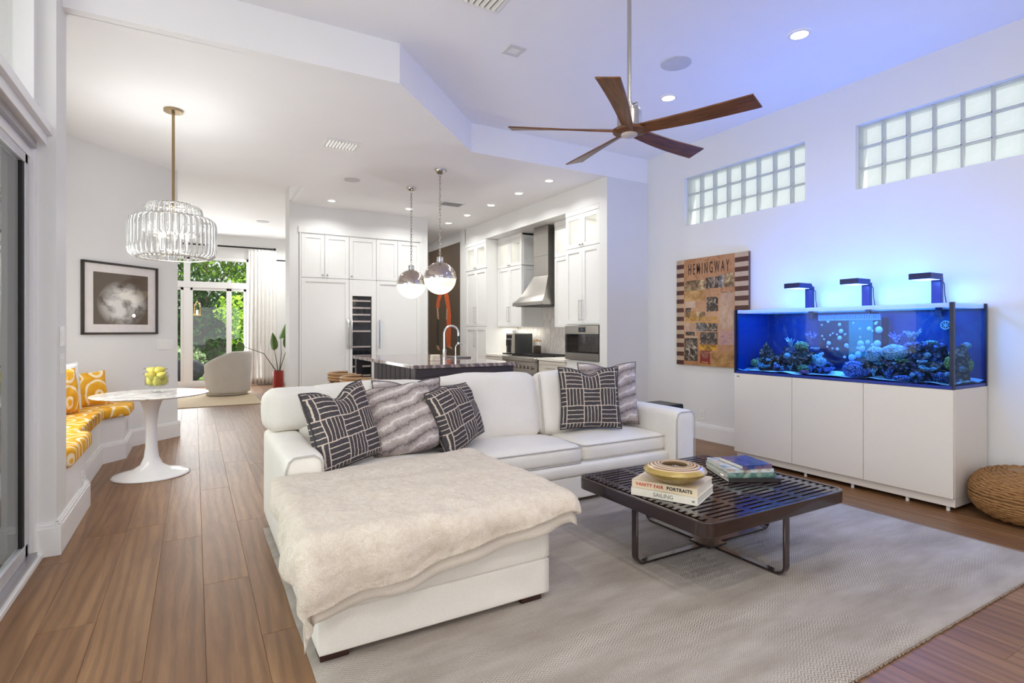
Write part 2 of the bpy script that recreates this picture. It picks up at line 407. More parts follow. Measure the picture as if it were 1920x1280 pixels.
# ---- sliding glass door on the left, seen edge-on
sl = MB().box(-.86, -.775, 3.985, 4.06, 0, 3.55)                         # jamb
sl.box(-.90, -.705, -1.0, 4.05, 2.405, 2.46).box(-.90, -.73, -1.0, 4.05, 2.345, 2.405).box(-.90, -.79, -1.0, 4.05, 2.25, 2.345)
sl.box(-.95, -.745, -1.0, 4.05, -.01, .025)
for y in (.6, 2.3): sl.box(-.90, -.82, y, y+.06, 2.4, 3.55)
door = struct(sl.build('door_1', trim_m, bevel=.003))
B(-.80, -.762, -1.0, 3.99, .025, .05).build('track', mat('aluminium_track', (176, 174, 178), .35, .6), door)
B(-.80, -.765, -1.0, 3.99, 2.305, 2.345).build('track', mat('aluminium_track', (176, 174, 178), .35, .6), door)
B(-.875, -.868, -.95, 4.0, 2.46, 3.52).build('transom_pane', glass_m, door)
slf = mat('slider_frame', (205, 205, 210), .35, .3)
s1 = MB().box(-.83, -.795, 3.90, 3.98, .05, 2.30).box(-.83, -.795, 1.4, 3.95, .05, .12).box(-.83, -.795, 1.4, 3.95, 2.20, 2.30).box(-.83, -.795, 1.35, 1.43, .05, 2.3)
s1o = s1.build('door_sash', slf, door, bevel=.003)
B(-.826, -.80, 3.86, 3.90, .12, 2.2).build('gasket', dark_m, s1o)
B(-.815, -.809, 1.43, 3.88, .12, 2.2).build('pane', glass('slider_glass', (.86, .90, .89), 1.0), s1o)
s2 = MB().box(-.88, -.845, 3.80, 3.95, .05, 2.30).box(-.88, -.845, -.9, 3.85, .05, .12).box(-.88, -.845, -.9, 3.85, 2.2, 2.3)
s2o = s2.build('door_sash', mat('bronze_frame', (98, 90, 88), .4, .3), door, bevel=.003)
B(-.865, -.859, -.9, 3.8, .12, 2.2).build('pane', glass_m, s2o)
B(-.80, -.785, 3.945, 3.985, 2.335, 2.36).build('latch_block', black_m, door)
# ================================================================ rug
def rug_mat():
    g = G('herringbone_rug'); co = g.coord('Object')
    sep = g.n('SeparateXYZ', {0: co}); X, Y = sep.outputs[0], sep.outputs[1]
    warp = g.noise(3.0, co, 2)
    # bands run along x: zig-zag stripes whose scale changes from band to band
    zig = g.math('PINGPONG', g.math('ADD', X, g.math('MULTIPLY', warp, .006)), .012)
    ph = g.math('MULTIPLY', g.math('ADD', Y, zig), 1/.0085)
    lines = g.math('ABSOLUTE', g.math('SUBTRACT', g.math('FRACT', ph), .5))
    lines = g.math('MULTIPLY', lines, 2.)
    X2 = g.math('PINGPONG', X, .02); ph2 = g.math('MULTIPLY', g.math('ADD', Y, g.math('MULTIPLY', X2, .8)), 1/.0135)
    lines2 = g.math('MULTIPLY', g.math('ABSOLUTE', g.math('SUBTRACT', g.math('FRACT', ph2), .5)), 2.)
    mp = g.n('Mapping', {0: co, 3: (1.3, 4.5, 1)}).outputs[0]
    band = g.noise(1.1, mp, 3, .55)
    sel = g.ramp(g.noise(1.0, g.n('Mapping', {0: co, 1: (3.3, 7, 0), 3: (1.1, 3.2, 1)}).outputs[0], 3, .6), (.42, (0, 0, 0, 1)), (.58, (1, 1, 1, 1)))
    pat = g.mix(sel, lines, lines2)
    strength = g.ramp(g.noise(2.2, g.n('Mapping', {0: co, 3: (.8, 3, 1)}).outputs[0], 3, .6), (.3, (.15,)*3+(1,)), (.7, (1, 1, 1, 1)))
    light = g.ramp(band, (.3, srgb(196, 186, 174)), (.7, srgb(212, 205, 197)))
    darkc = g.ramp(band, (.3, srgb(116, 102, 88)), (.55, srgb(140, 127, 113)), (.75, srgb(166, 156, 145)))
    fac = g.math('MULTIPLY', g.ramp(pat, (.3, (0, 0, 0, 1)), (.7, (1, 1, 1, 1))), strength)
    c = g.mix(fac, darkc, light); fz = g.noise(420., co, 2); c = g.mix(.22, c, g.ramp(fz, (.3, srgb(120, 110, 100)), (.7, srgb(225, 220, 212))))
    g.set(color=c, rough=.95, spec=.1, sheen=.1); g.bump(g.math('ADD', pat, g.math('MULTIPLY', fz, .8)), .35, .004); return g.m
rugm = rug_mat()
def rugfn(u, v):
    x = .385+u*(4.145-.385); y = 1.115+v*(3.9-1.115)
    e = min(1, min(u*(4.145-.385), (1-u)*(4.145-.385), v*2.785, (1-v)*2.785)/.02)
    ex = .006*noise.noise(Vector((x*4, y*4, 1)))
    return (x+ex*(1 if u in (0, 1) else 0), y+ex*(1 if v in (0, 1) else 0), .004+.012*min(1, e))
rm = MB().grid(120, 90, rugfn)
rug = tag(rm.build('area_rug', rugm, smooth=180), 'large pale taupe rug with woven herringbone bands under the sectional sofa', 'rug')
fr_ = MB()
for i in range(360):
    t = i/360
    for (x, y, dx, dy) in ((.385+t*3.76, 1.115, 0, -1), (4.145, 1.115+t*2.0, 1, 0)):
        r_ = .004+.005*random.random(); fr_.cyl((x, y, .009), (x+dx*r_+random.uniform(-.003, .003), y+dy*r_, .004), .004, 4)
fo = fr_.build('fringe', mat('rug_edge', (140, 125, 112), .95), None); fo.parent = rug; fo['kind'] = 'stuff'

# ================================================================ sectional sofa
def fabric(name, a, b, sc=260., bump=.25):
    g = G(name); co = g.coord(); w = g.noise(sc, co, 2, .6); big = g.noise(5., co, 3)
    c = g.mix(.35, g.ramp(w, (.3, srgb(*a)), (.7, srgb(*b))), g.ramp(big, (.3, srgb(*a)), (.7, srgb(*b))))
    g.set(color=c, rough=.9, spec=.2, sheen=.15); g.bump(g.math('ADD', w, g.math('MULTIPLY', g.noise(28., co, 3), 1.2)), bump, .003); return g.m
sofa_m = fabric('ivory_linen', (228, 223, 213), (242, 237, 229)); pipe_m = fabric('ivory_piping', (184, 180, 174), (200, 196, 190))
foot_m = mat('espresso_wood', (52, 26, 20), .3, var=.15)
sofa = thing('sectional_sofa', 'white fabric sectional sofa with a chaise on the herringbone rug', 'sofa', (2.0, 3.1, 0))
def up(name, x0, x1, y0, y1, z0, z1, r, parent=sofa, m=sofa_m, **k):
    mb = rbox(x1-x0, y1-y0, z1-z0, r, **k); xf(mb, T((x0+x1)/2, (y0+y1)/2, z0)); return mb.build(name, m, parent, smooth=180, weld=True)
def piping(pts, parent, r=.005, closed=True):
    return MB().tube(pts, r, 6, closed).build('piping', pipe_m, parent, smooth=180)
def rrect(x0, x1, y0, y1, z, r=.05, n=5):
    out = []
    for cx, cy, a0 in ((x1-r, y1-r, 0), (x0+r, y1-r, PI/2), (x0+r, y0+r, PI), (x1-r, y0+r, 1.5*PI)):
        for i in range(n+1):
            a = a0+i*PI/2/n; out.append((cx+r*cos(a), cy+r*sin(a), z))
    return out
# base rails: lower plinth and the wider band above it
up('base', .408, 1.462, 2.172, 4.0, .045, .208, .006, n=8, wr=.002)
up('base_band', .405, 1.465, 2.168, 4.0, .206, .33, .018, n=8, wr=.002, puff=.003)
up('base', 1.44, 3.42, 3.272, 4.0, .045, .208, .006, n=8, wr=.002)
up('base_band', 1.44, 3.42, 3.262, 4.0, .205, .30, .03, n=8, wr=.002, puff=.004)
for x, y in ((.47, 2.235), (1.37, 2.235), (.47, 3.9), (3.52, 3.28), (3.52, 3.9), (2.45, 3.9), (1.37, 3.9)):
    B(x-.055, x+.055, y-.05, y+.05, .017, .05).build('foot', foot_m, sofa, bevel=.004)
aL = up('arm', .398, .605, 3.05, 4.05, .05, .625, .035, n=12, crown=.018, wr=.004, seed=2)
piping([(.41, 3.052, .06), (.408, 3.05, .55), (.425, 3.05, .60), (.45, 3.05, .622), (.55, 3.05, .626), (.58, 3.05, .605), (.597, 3.05, .57), (.597, 3.052, .3)], aL, closed=False)
aR = up('arm', 3.385, 3.61, 3.19, 4.05, .02, .625, .04, n=12, crown=.016, wr=.004, seed=5)
piping([(3.395, 3.192, .06), (3.393, 3.19, .56), (3.41, 3.19, .605), (3.44, 3.19, .62), (3.56, 3.19, .62), (3.59, 3.19, .60), (3.602, 3.19, .56), (3.602, 3.19, .06)], aR, closed=False)
up('backrest_frame', .43, 3.60, 3.93, 4.08, .05, .80, .04, n=10)
# seat cushions
s0 = up('seat_cushion', .60, 1.49, 2.185, 3.86, .30, .455, .05, n=16, crown=.04, puff=.006, seed=1, wr=.007)
s1 = up('seat_cushion', 1.495, 2.525, 3.285, 3.88, .285, .435, .055, n=16, crown=.045, puff=.012, seed=3, wr=.007)
s2 = up('seat_cushion', 2.53, 3.40, 3.305, 3.88, .285, .435, .055, n=16, crown=.045, puff=.012, seed=4, wr=.007)
for s_, (a, b, c) in ((s1, (1.50, 2.52, 3.288)), (s2, (2.535, 3.395, 3.308))):
    piping(rrect(a, b, c-.004, 3.87, .418, .05), s_); piping(rrect(a, b, c-.004, 3.87, .305, .05), s_)
# back cushions: soft slabs leaning against the frame
def back_cushion(x0, x1, h, seed, lean=.16, y=3.80, z=.43, t=.2):
    mb = rbox(x1-x0, t, h, .085, n=16, wr=.012, wf=4., seed=seed, puff=.03)
    for v in mb.v:
        k = v.z/h; sag = .025*math.cos(v.x/((x1-x0)/2)*PI/2)
        v.z += -.012+sag*k; v.y += .012*noise.noise(Vector((v.x*6+seed, v.z*9, seed)))
    xf(mb, T((x0+x1)/2, y, z) @ R(-lean, 'X')); return mb.build('back_cushion', sofa_m, sofa, smooth=180, weld=True)
b0 = back_cushion(.62, 1.54, .50, 1); b1 = back_cushion(1.53, 2.44, .52, 2); b2 = back_cushion(2.44, 3.37, .52, 3)
for b_, x in ((b1, 2.438), (b2, 2.452)):
    piping([(x, 3.715+t*.075, .46+.47*t) for t in [i/10 for i in range(11)]], b_, .0035, closed=False)
lc = rbox(.46, .21, .285, .075, n=14, wr=.008, seed=9, puff=.02); xf(lc, T(.62, 3.86, .63) @ R(-.06, 'X'))
lc.build('back_cushion', sofa_m, sofa, smooth=180, weld=True)

# ================================================================ fur throw over the chaise
def fur(name, cols, sc=(1, 1, 1), bumps=.8, wave=False):
    g = G(name); co = g.coord('Object'); f1 = g.noise(190., g.n('Mapping', {0: co, 3: sc}).outputs[0], 4, .75, .4); f2 = g.noise(26., co, 4, .6, .8)
    h = g.math('ADD', f1, g.math('MULTIPLY', f2, 1.4))
    if wave:
        uv = g.coord('UV', rot=(0, 0, -.28)); wv = g.n('TexWave', {'Vector': uv, 'Scale': 1.55, 'Distortion': 3.4, 'Detail': 5., 'Detail Scale': 1.9, 'Detail Roughness': .7}, bands_direction='Y', wave_profile='TRI').outputs[1]
        c = g.ramp(g.math('ADD', wv, g.math('ADD', g.math('MULTIPLY', g.math('SUBTRACT', f1, .5), .7), g.math('MULTIPLY', g.math('SUBTRACT', f2, .5), .35))), *[(p, srgb(*k)) for p, k in cols])
    else:
        c = g.ramp(f2, *[(p, srgb(*k)) for p, k in cols])
    c = g.mix(.2, c, g.ramp(f1, (.35, srgb(120, 108, 100)), (.65, srgb(255, 252, 248))))
    g.set(color=c, rough=1., spec=.03, sheen=.05); g.bump(h, bumps, .006); return g.m
throw_m = fur('cream_fur', [(.2, (220, 203, 181)), (.5, (236, 222, 203)), (.8, (247, 237, 223))])
def throw_pt(u, v):
    # flat cloth corners in plan (unrolled): rear-left, rear-right, front-left, front-right
    RL, RR, FL, FR = (.35, 3.03), (1.60, 3.20), (.15, 1.85), (1.60, 2.05)
    p = [(1-u)*((1-v)*FL[i]+v*RL[i])+u*((1-v)*FR[i]+v*RR[i]) for i in (0, 1)]
    w = noise.noise(Vector((u*5, v*5, 3))); p[0] += .012*w; p[1] += .025*noise.noise(Vector((u*4, v*2, 8)))*(1-v)
    xl, xr, yf, top = .385, 1.515, 2.135, .512
    dx = max(0, xl-p[0]); ex = max(0, p[0]-xr); dy = max(0, yf-p[1])
    x = min(max(p[0], xl), xr); y = max(p[1], yf)
    drop = math.sqrt(dx*dx+dy*dy+ex*ex); z = top
    z += .016*noise.noise(Vector((p[0]*2.6+p[1], p[1]*5.5, 5)))+.006*noise.noise(Vector((p[0]*11, p[1]*7, 2)))
    # lies over the arm front at the rear left
    if p[1] > 2.92: z += max(0, min(1, (.62-p[0])/.03))*0
    r = .055
    if drop > 0:
        nx, ny = (-dx+ex)/drop, -dy/drop
        a = min(drop/r, PI/2); out = r*sin(a); dn = r*(1-cos(a))+max(0, drop-r*PI/2)
        fold = .03*min(1, drop/.15)*(sin(p[0]*19+p[1]*7)+.6*sin(p[1]*24-p[0]*5))*.6
        out += fold+.05*max(0, drop-r)
        x += nx*out; y += ny*out; z -= dn
    else:
        # soften shoulders
        m_ = min(p[0]-xl, xr-p[0], p[1]-yf); z -= .03*max(0, 1-m_/.12)**2*.0
    bx = .055
    return (x+(bx if dx > 0 or True else 0)*0, y, max(.03, z))
tm = MB().grid(110, 110, throw_pt)
th = tag(tm.build('fur_throw', throw_m, smooth=180), 'cream faux fur throw draped over the end of the sofa chaise', 'throw')
sm = th.modifiers.new('thick', 'SOLIDIFY'); sm.thickness = .026; sm.offset = 1
dt = bpy.data.textures.new('fur_relief', 'CLOUDS'); dt.noise_scale = .035; dt.noise_depth = 3
th.modifiers.new('sub', 'SUBSURF').render_levels = 1
dm = th.modifiers.new('relief', 'DISPLACE'); dm.texture = dt; dm.strength = .007; dm.mid_level = .5; dm.texture_coords = 'LOCAL'

def lining_pt(u, v):
    x, y, z = throw_pt(u, v*1.02-.02)
    return (x, y+.004, z-.012)
lin = MB().grid(60, 6, lambda u, v: lining_pt(u, v*.12-.018)).build('lining', fabric('throw_lining', (206, 196, 182), (222, 214, 202)), th, smooth=180, solid=.004)

# ================================================================ scatter pillows
def stripe_mat():
    g = G('block_stripe_cloth'); uv = g.coord('UV'); wob = g.noise(9., uv, 3, .6); wob2 = g.noise(34., uv, 3, .6)
    sp = g.n('SeparateXYZ', {0: uv}); amp = .022
    off = g.math('MULTIPLY', g.math('SUBTRACT', wob, .5), amp); off = g.math('ADD', off, g.math('MULTIPLY', g.math('SUBTRACT', wob2, .5), .008))
    U = g.math('ADD', sp.outputs[0], off); V = g.math('ADD', sp.outputs[1], off)
    N = 3.6; sh = .8
    cu = g.math('ADD', g.math('MULTIPLY', U, N), sh-.1); cv = g.math('ADD', g.math('MULTIPLY', V, N), sh-.1)
    fu = g.math('FRACT', cu); fv = g.math('FRACT', cv)
    par = g.math('MODULO', g.math('ADD', g.math('FLOOR', cu), g.math('FLOOR', cv)), 2.)
    par = g.math('GREATER_THAN', par, .5)
    su = g.math('FRACT', g.math('MULTIPLY', fu, 5.)); sv = g.math('FRACT', g.math('MULTIPLY', fv, 4.))
    lu = g.math('GREATER_THAN', g.math('ABSOLUTE', g.math('SUBTRACT', su, .5)), .40); lv = g.math('GREATER_THAN', g.math('ABSOLUTE', g.math('SUBTRACT', sv, .5)), .41)
    ln = g.math('ADD', g.math('MULTIPLY', lu, par), g.math('MULTIPLY', lv, g.math('SUBTRACT', 1., par)))
    eu = g.math('GREATER_THAN', g.math('ABSOLUTE', g.math('SUBTRACT', fu, .5)), .475); ev = g.math('GREATER_THAN', g.math('ABSOLUTE', g.math('SUBTRACT', fv, .5)), .475)
    ln = g.math('MAXIMUM', ln, g.math('MAXIMUM', eu, ev))
    c = g.mix(ln, g.ramp(g.noise(60., uv, 3), (.3, srgb(62, 58, 61)), (.7, srgb(88, 84, 87))), srgb(206, 192, 178))
    g.set(color=c, rough=.9, spec=.15); g.bump(g.noise(300., uv, 2), .2, .002); return g.m
stripe_m = stripe_mat()
furp_m = fur('banded_grey_fur', [(.02, (70, 58, 58)), (.12, (144, 129, 126)), (.5, (176, 161, 158)), (.80, (192, 179, 175)), (.98, (236, 229, 224))], wave=True, bumps=.6)  # dark creases and pale highlights are painted into the fur bands
def pillow(name, label, m, size, thick, M, chop=0., seed=0, edge='ears', piped=False, floppy=0., group=None, rnd=0., slump=0.):
    t = thing(name, label, 'pillow', tuple(M.translation))
    mb = MB(); n = 30
    def surf(sg):
        def fn(u, v):
            a, b = 2*u-1, 2*v-1
            k = (max(0, (1-a*a))**.5)*(max(0, (1-b*b))**.5)
            th_ = thick*.5*k**.75
            ox = a*(1-.07*(1-b*b)**1*abs(a)**3); oy = b*(1-.07*(1-a*a)*abs(b)**3)
            if rnd: ox *= 1-rnd*abs(b)**3*abs(a)**2; oy *= 1-rnd*abs(a)**3*abs(b)**2
            if slump: oy -= slump*max(0, a+.2)*max(0, b+.4)*.7
            if chop:  # karate chop: dent the middle of the upper edge and let the two ears stand
                d = math.exp(-(a/.33)**2)*max(0, (b+.25)/1.25)**2
                oy -= chop*d; th_ *= (1-.45*d)
            th_ *= 1+.2*noise.noise(Vector((a*2.2+seed, b*2.2, seed)))
            wr = .007*noise.noise(Vector((a*6+seed*2, b*6, sg*3+seed)))*k
            dz = floppy*b*b*(1 if b > 0 else .3)
            return M @ Vector((ox*size/2, -sg*(th_+wr)+dz, (oy+1)*size/2))
        return fn
    mb.grid(n, n, surf(1)); k0 = len(mb.f); mb.grid(n, n, surf(-1))
    mb.f[k0:] = [f[::-1] for f in mb.f[k0:]]
    mb.build('cover', m, t, smooth=180, weld=False)
    pts = []
    f0 = surf(1)
    for i in range(n): pts.append(f0(i/n, 0))
    for i in range(n): pts.append(f0(1, i/n))
    for i in range(n): pts.append(f0(1-i/n, 1))
    for i in range(n): pts.append(f0(0, 1-i/n))
    MB().tube(pts, .006, 6, True).build('seam', m, t, smooth=180)
    return t
def PM(x, y, z, yaw=0, lean=0, roll=0): return T(x, y, z) @ R(yaw, 'Z') @ R(-lean, 'X') @ R(roll, 'Y')
pillow('scatter_pillow', 'charcoal and cream block-striped pillow leaning in the corner of the chaise arm', stripe_m, .485, .20, PM(.825, 3.30, .49, .52, .30, -.10), chop=.26, seed=1)
pillow('scatter_pillow', 'round-shouldered grey banded fur pillow resting between two striped pillows on the chaise', furp_m, .50, .26, PM(1.20, 3.42, .475, -.15, .40, -.12), seed=2, chop=.04, rnd=.16)
pillow('scatter_pillow', 'grey banded fur pillow of which only the crumpled top shows behind the others', furp_m, .50, .18, PM(1.30, 3.64, .455, 0, .2, 0), chop=.12, seed=3)
pillow('scatter_pillow', 'charcoal and cream block-striped pillow turned sideways at the inner corner of the sofa', stripe_m, .48, .20, PM(1.665, 3.50, .48, .52, .26, -.26), seed=4, slump=.32)
pillow('scatter_pillow', 'charcoal and cream block-striped pillow facing front with a chopped top beside the far arm', stripe_m, .51, .19, PM(2.80, 3.55, .485, -.42, .22, .0), chop=.20, seed=5)
pillow('scatter_pillow', 'grey banded fur pillow standing behind the striped one at the far sofa arm', furp_m, .54, .20, PM(3.09, 3.66, .475, -.3, .14, .0), chop=.12, seed=6)

# ================================================================ slatted coffee table
lac = G('bronze_lacquer'); lac.set(color=lac.ramp(lac.noise(6., lac.coord(scale=(2, 14, 14)), 4), (.3, srgb(34, 23, 22)), (.7, srgb(50, 35, 33))), rough=.16, spec=.6, coat=.5); lac_m = lac.m
ct = thing('coffee_table', 'dark glossy slatted square coffee table with crossed bent legs on the rug', 'coffee table', (2.62, 2.24, 0))
X0, X1, Y0, Y1, ZT = 2.045, 3.20, 1.735, 2.745, .392
def rr2(x0, x1, y0, y1, r, n=6):
    return [(x, y) for x, y, z in rrect(x0, x1, y0, y1, 0, r, n)]
o_, i_ = rr2(X0, X1, Y0, Y1, .075), rr2(X0+.022, X1-.022, Y0+.022, Y1-.022, .055)
rim = MB(); n_ = len(o_); zs = (.322, ZT)
vs = [(x, y, z) for z in zs for x, y in o_]+[(x, y, z) for z in zs for x, y in i_]
fs = []
for i in range(n_):
    k = (i+1) % n_; fs += [(i, k, n_+k, n_+i), (2*n_+i, 3*n_+i, 3*n_+k, 2*n_+k), (n_+i, n_+k, 3*n_+k, 3*n_+i), (i, 2*n_+i, 2*n_+k, k)]
rim.add(vs, fs).build('rim', lac_m, ct, smooth=30, bevel=.004)
ns = 23; sp = (Y1-Y0-.044)/ns; slat0 = None
for i in range(ns):
    yc = Y0+.022+sp*(i+.5); ins = .022
    if i in (0, ns-1): ins = .04
    if slat0 is None: slat0 = B(X0+ins, X1-ins, yc-sp*.29, yc+sp*.29, ZT-.03, ZT-.001).build('slat', lac_m, ct, bevel=.0025, seg=1); o = slat0; y00 = yc
    else: o = slat0.copy(); COL.objects.link(o); o.parent = ct; o.location.y += yc-y00
for x in (X0+.09, X0+.36, (X0+X1)/2, X1-.36, X1-.09):
    B(x-.02, x+.02, Y0+.02, Y1-.02, ZT-.028, ZT-.0015).build('cross_bar', lac_m, ct, bevel=.002, seg=1)
def bent(axis, off):
    mb = MB(); L = .565 if axis == 'x' else .50; r = .05; prof = []
    zb = .018+.006
    prof = [(-L, ZT-.06)]+[(-L+r-r*cos(a), zb+r-r*sin(a)) for a in [i*PI/2/6 for i in range(7)]]+[(L-r+r*sin(a), zb+r-r*cos(a)) for a in [i*PI/2/6 for i in range(7)]]+[(L, ZT-.06)]
    w, t = .021, .006
    vs = []
    for j, (s_, z) in enumerate(prof):
        a = prof[max(0, j-1)]; b = prof[min(len(prof)-1, j+1)]; d = Vector((b[0]-a[0], b[1]-a[1])).normalized(); nr = Vector((-d.y, d.x))
        for sx, tt in ((-w, -t), (w, -t), (w, t), (-w, t)):
            q = (s_+nr.x*tt, z+nr.y*tt)
            vs.append((2.635+q[0], 2.245+sx+off, q[1]) if axis == 'x' else (2.645+sx+off, 2.245+q[0], q[1]))
    m = len(prof); fs = [(j*4+k, j*4+(k+1) % 4, (j+1)*4+(k+1) % 4, (j+1)*4+k) for j in range(m-1) for k in range(4)]+[(0, 3, 2, 1), ((m-1)*4, (m-1)*4+1, (m-1)*4+2, (m-1)*4+3)]
    return mb.add(vs, fs)
bent('x', 0).build('leg', lac_m, ct, smooth=30, bevel=.002, seg=1)
bent('y', 0).build('leg', lac_m, ct, smooth=30, bevel=.002, seg=1)
B(2.57, 2.72, 2.17, 2.32, .028, .038).build('cross_plate', lac_m, ct, bevel=.002)

# ---- books
page_m = mat('book_pages', (232, 226, 212), .8, var=.05, scale=90)
def book(label, w, d, h, x, y, z, rz, cover, spine=None, group=None):
    """w along the spine, d across; spine on the -y side"""
    t = thing('book', label, 'book', (x, y, z), rz, group)
    M = WM[t.name]
    c = MB().box(-w/2, w/2, -d/2, d/2, 0, .0025, M).box(-w/2, w/2, -d/2, d/2, h-.0025, h, M).box(-w/2, w/2, -d/2, -d/2+.003, 0, h, M)
    c.build('cover', cover, t, bevel=.001, seg=1)
    MB().box(-w/2+.004, w/2-.004, -d/2+.002, d/2-.004, .0026, h-.0026, M).build('pages', page_m, t)
    return t
red_m = mat('red_ink', (196, 62, 40), .6); ink_m = mat('black_ink', (38, 34, 34), .6); grey_ink = mat('grey_ink', (120, 116, 112), .6)
cream_cov = mat('cream_cover', (226, 208, 178), .5); ivory_cov = mat('ivory_cover', (236, 230, 214), .5)
# pair under the bowl, spines facing the camera side
bx, by, brz = 2.28, 2.175, math.radians(-65)
bz = ZT
k1 = book('thick ivory book with grey SAILING spine lettering lying on the slatted table', .36, .30, .042, bx, by, bz, brz, ivory_cov)
def spine_M(t, w, d, h, xo): return WM[t.name] @ T(xo, -d/2-.0006, h/2) @ R(PI/2, 'X')
text_mesh('spine_lettering', 'SAILING', .030, grey_ink, k1, spine_M(k1, .36, .30, .042, .0), space=1.0)
text_mesh('spine_mark', 'R', .022, ink_m, k1, spine_M(k1, .36, .30, .042, .16) @ R(PI/2, 'Z'))
k2 = book('thick cream book with red and black spine lettering lying under the striped bowl', .355, .295, .042, bx+.004, by+.004, bz+.042, brz+.01, cream_cov)
text_mesh('spine_lettering', 'VANITY FAIR', .024, red_m, k2, spine_M(k2, .355, .295, .042, -.078), space=1.12, bold=.0006)
text_mesh('spine_lettering', 'PORTRAITS', .024, ink_m, k2, spine_M(k2, .355, .295, .042, .083), space=1.12, bold=.0008)
top2 = WM[k2.name] @ T(-.09, .015, .0426)
text_mesh('cover_lettering', 'VANITY', .07, ink_m, k2, WM[k2.name] @ T(-.06, .075, .0426), extrude=.0004)
text_mesh('cover_lettering', 'FAIR', .07, red_m, k2, WM[k2.name] @ T(.03, -.065, .0426), extrude=.0004)
# striped bowl on the books
def bowl_mat():
    g = G('striped_glaze'); co = g.coord('UV'); sp = g.n('SeparateXYZ', {0: co})
    st = g.math('FRACT', g.math('ADD', g.math('MULTIPLY', sp.outputs[1], 21.), g.math('MULTIPLY', g.noise(6., co, 2), .25)))
    c = g.ramp(st, (0, srgb(206, 178, 130)), (.42, srgb(222, 202, 160)), (.52, srgb(112, 66, 62)), (.82, srgb(128, 82, 70)), (.95, srgb(206, 178, 130)))
    under = g.ramp(g.noise(8., g.coord(), 4), (.3, srgb(150, 124, 62)), (.7, srgb(196, 168, 96)))
    fac = g.math('GREATER_THAN', sp.outputs[1], .42); g.set(color=g.mix(fac, under, c), rough=.25, spec=.5, coat=.3); return g.m
vb = thing('striped_bowl', 'wide round bowl with brown and cream rings on the stacked books', 'bowl', (2.245, 2.125, bz+.0845))
MV = WM[vb.name]
prof = [(.07, 0), (.085, .002), (.12, .022), (.158, .048), (.166, .062), (.158, .075), (.13, .088), (.10, .095), (.075, .097), (.066, .092), (.07, .08), (.12, .06), (.09, .02), (0, .012)]
MB().lathe(prof, 48, MV).build('shell', bowl_mat(), vb, smooth=60)
ins = MB()
for i in range(14):
    a = i*2.4; ins.tube([MV @ Vector((.03*cos(a), .03*sin(a), .03)), MV @ Vector((.045*cos(a+.4), .045*sin(a+.4), .06)), MV @ Vector((.035*cos(a+.9), .035*sin(a+.9), .078))], .003, 5)
ins.build('wire_knot', nickel_m, vb, smooth=180)
# four books of the second stack
def cov(name, a, b, c):
    g = G(name); g.set(color=g.ramp(g.noise(7., g.coord(), 3, .6, 1.2), (.35, srgb(*a)), (.52, srgb(*b)), (.68, srgb(*c))), rough=.25, coat=.4); return g.m
sx, sy, srz = 2.945, 2.24, math.radians(-28)
z = ZT
for lab, w, d, h, dx, dy, dr, cm in (
    ('thin dark grey book at the bottom of the taller book stack', .315, .35, .022, 0, 0, 0, mat('slate_cover', (52, 46, 46), .4)),
    ('green-edged pale book second from the bottom of the taller stack', .29, .32, .027, -.012, .012, .03, cov('green_cover', (36, 66, 62), (90, 128, 116), (170, 190, 180))),
    ('light blue and white picture book third from the bottom of the taller stack', .285, .31, .022, -.004, .018, .02, cov('sky_cover', (112, 150, 186), (214, 222, 226), (168, 128, 92))),
    ('small dark blue picture book on top of the taller stack', .20, .25, .023, .0, -.02, .18, cov('navy_cover', (30, 42, 96), (52, 74, 140), (150, 110, 110)))):
    book(lab, w, d, h, sx+dx, sy+dy, z, srz+dr, cm); z += h

# ================================================================ woven pouf
def jute():
    g = G('braided_jute'); co = g.coord('UV', (1, 1, 1)); n1 = g.noise(40., g.coord(), 4, .7)
    w = g.n('TexWave', {'Vector': g.n('Mapping', {0: co, 3: (60, 22, 1), 2: (0, 0, .5)}).outputs[0], 'Scale': 1.2, 'Distortion': 2., 'Detail': 2.}, bands_direction='DIAGONAL').outputs[1]
    c = g.mix(.5, g.ramp(n1, (.3, srgb(150, 106, 62)), (.7, srgb(206, 164, 112))), g.ramp(w, (.2, srgb(116, 78, 44)), (.8, srgb(212, 172, 122))))
    g.set(color=c, rough=.85, spec=.2); g.bump(g.math('ADD', w, n1), .5, .006); return g.m
pouf = thing('woven_pouf', 'round braided jute pouf on the floor beside the aquarium stand', 'pouf', (4.87, 1.455, 0))
pm = MB(); turns, per = 15, 56
def pouf_r(t):   # t 0 bottom centre .. 1 top centre -> (r, z) on a squashed round body
    a = -PI/2+PI*t; e = .62
    return (.315*abs(cos(a))**e, .172+.168*math.copysign(abs(sin(a))**.85, sin(a)))
pm.lathe([(max(1e-4, pouf_r(i/24)[0]-.008), pouf_r(i/24)[1]) for i in range(25)], 40, T(4.87, 1.455, .002), caps=False)
jm = jute(); pm.build('core', jm, pouf, smooth=180)
for k in range(30):
    t = .06+.88*(k+.5)/30; r_, z_ = pouf_r(t)
    mb = MB(); pts = []; nn = 76
    for i in range(nn):
        a = 2*PI*i/nn+k*.1; ww = .004*sin(i*PI*.5+k*1.4)
        pts.append((4.87+(r_+ww)*cos(a), 1.455+(r_+ww)*sin(a), max(.013, z_+.002+.003*cos(i*PI*.5))))
    mb.tube(pts, .0100, 6, True).build('braid', jm, pouf, smooth=180)
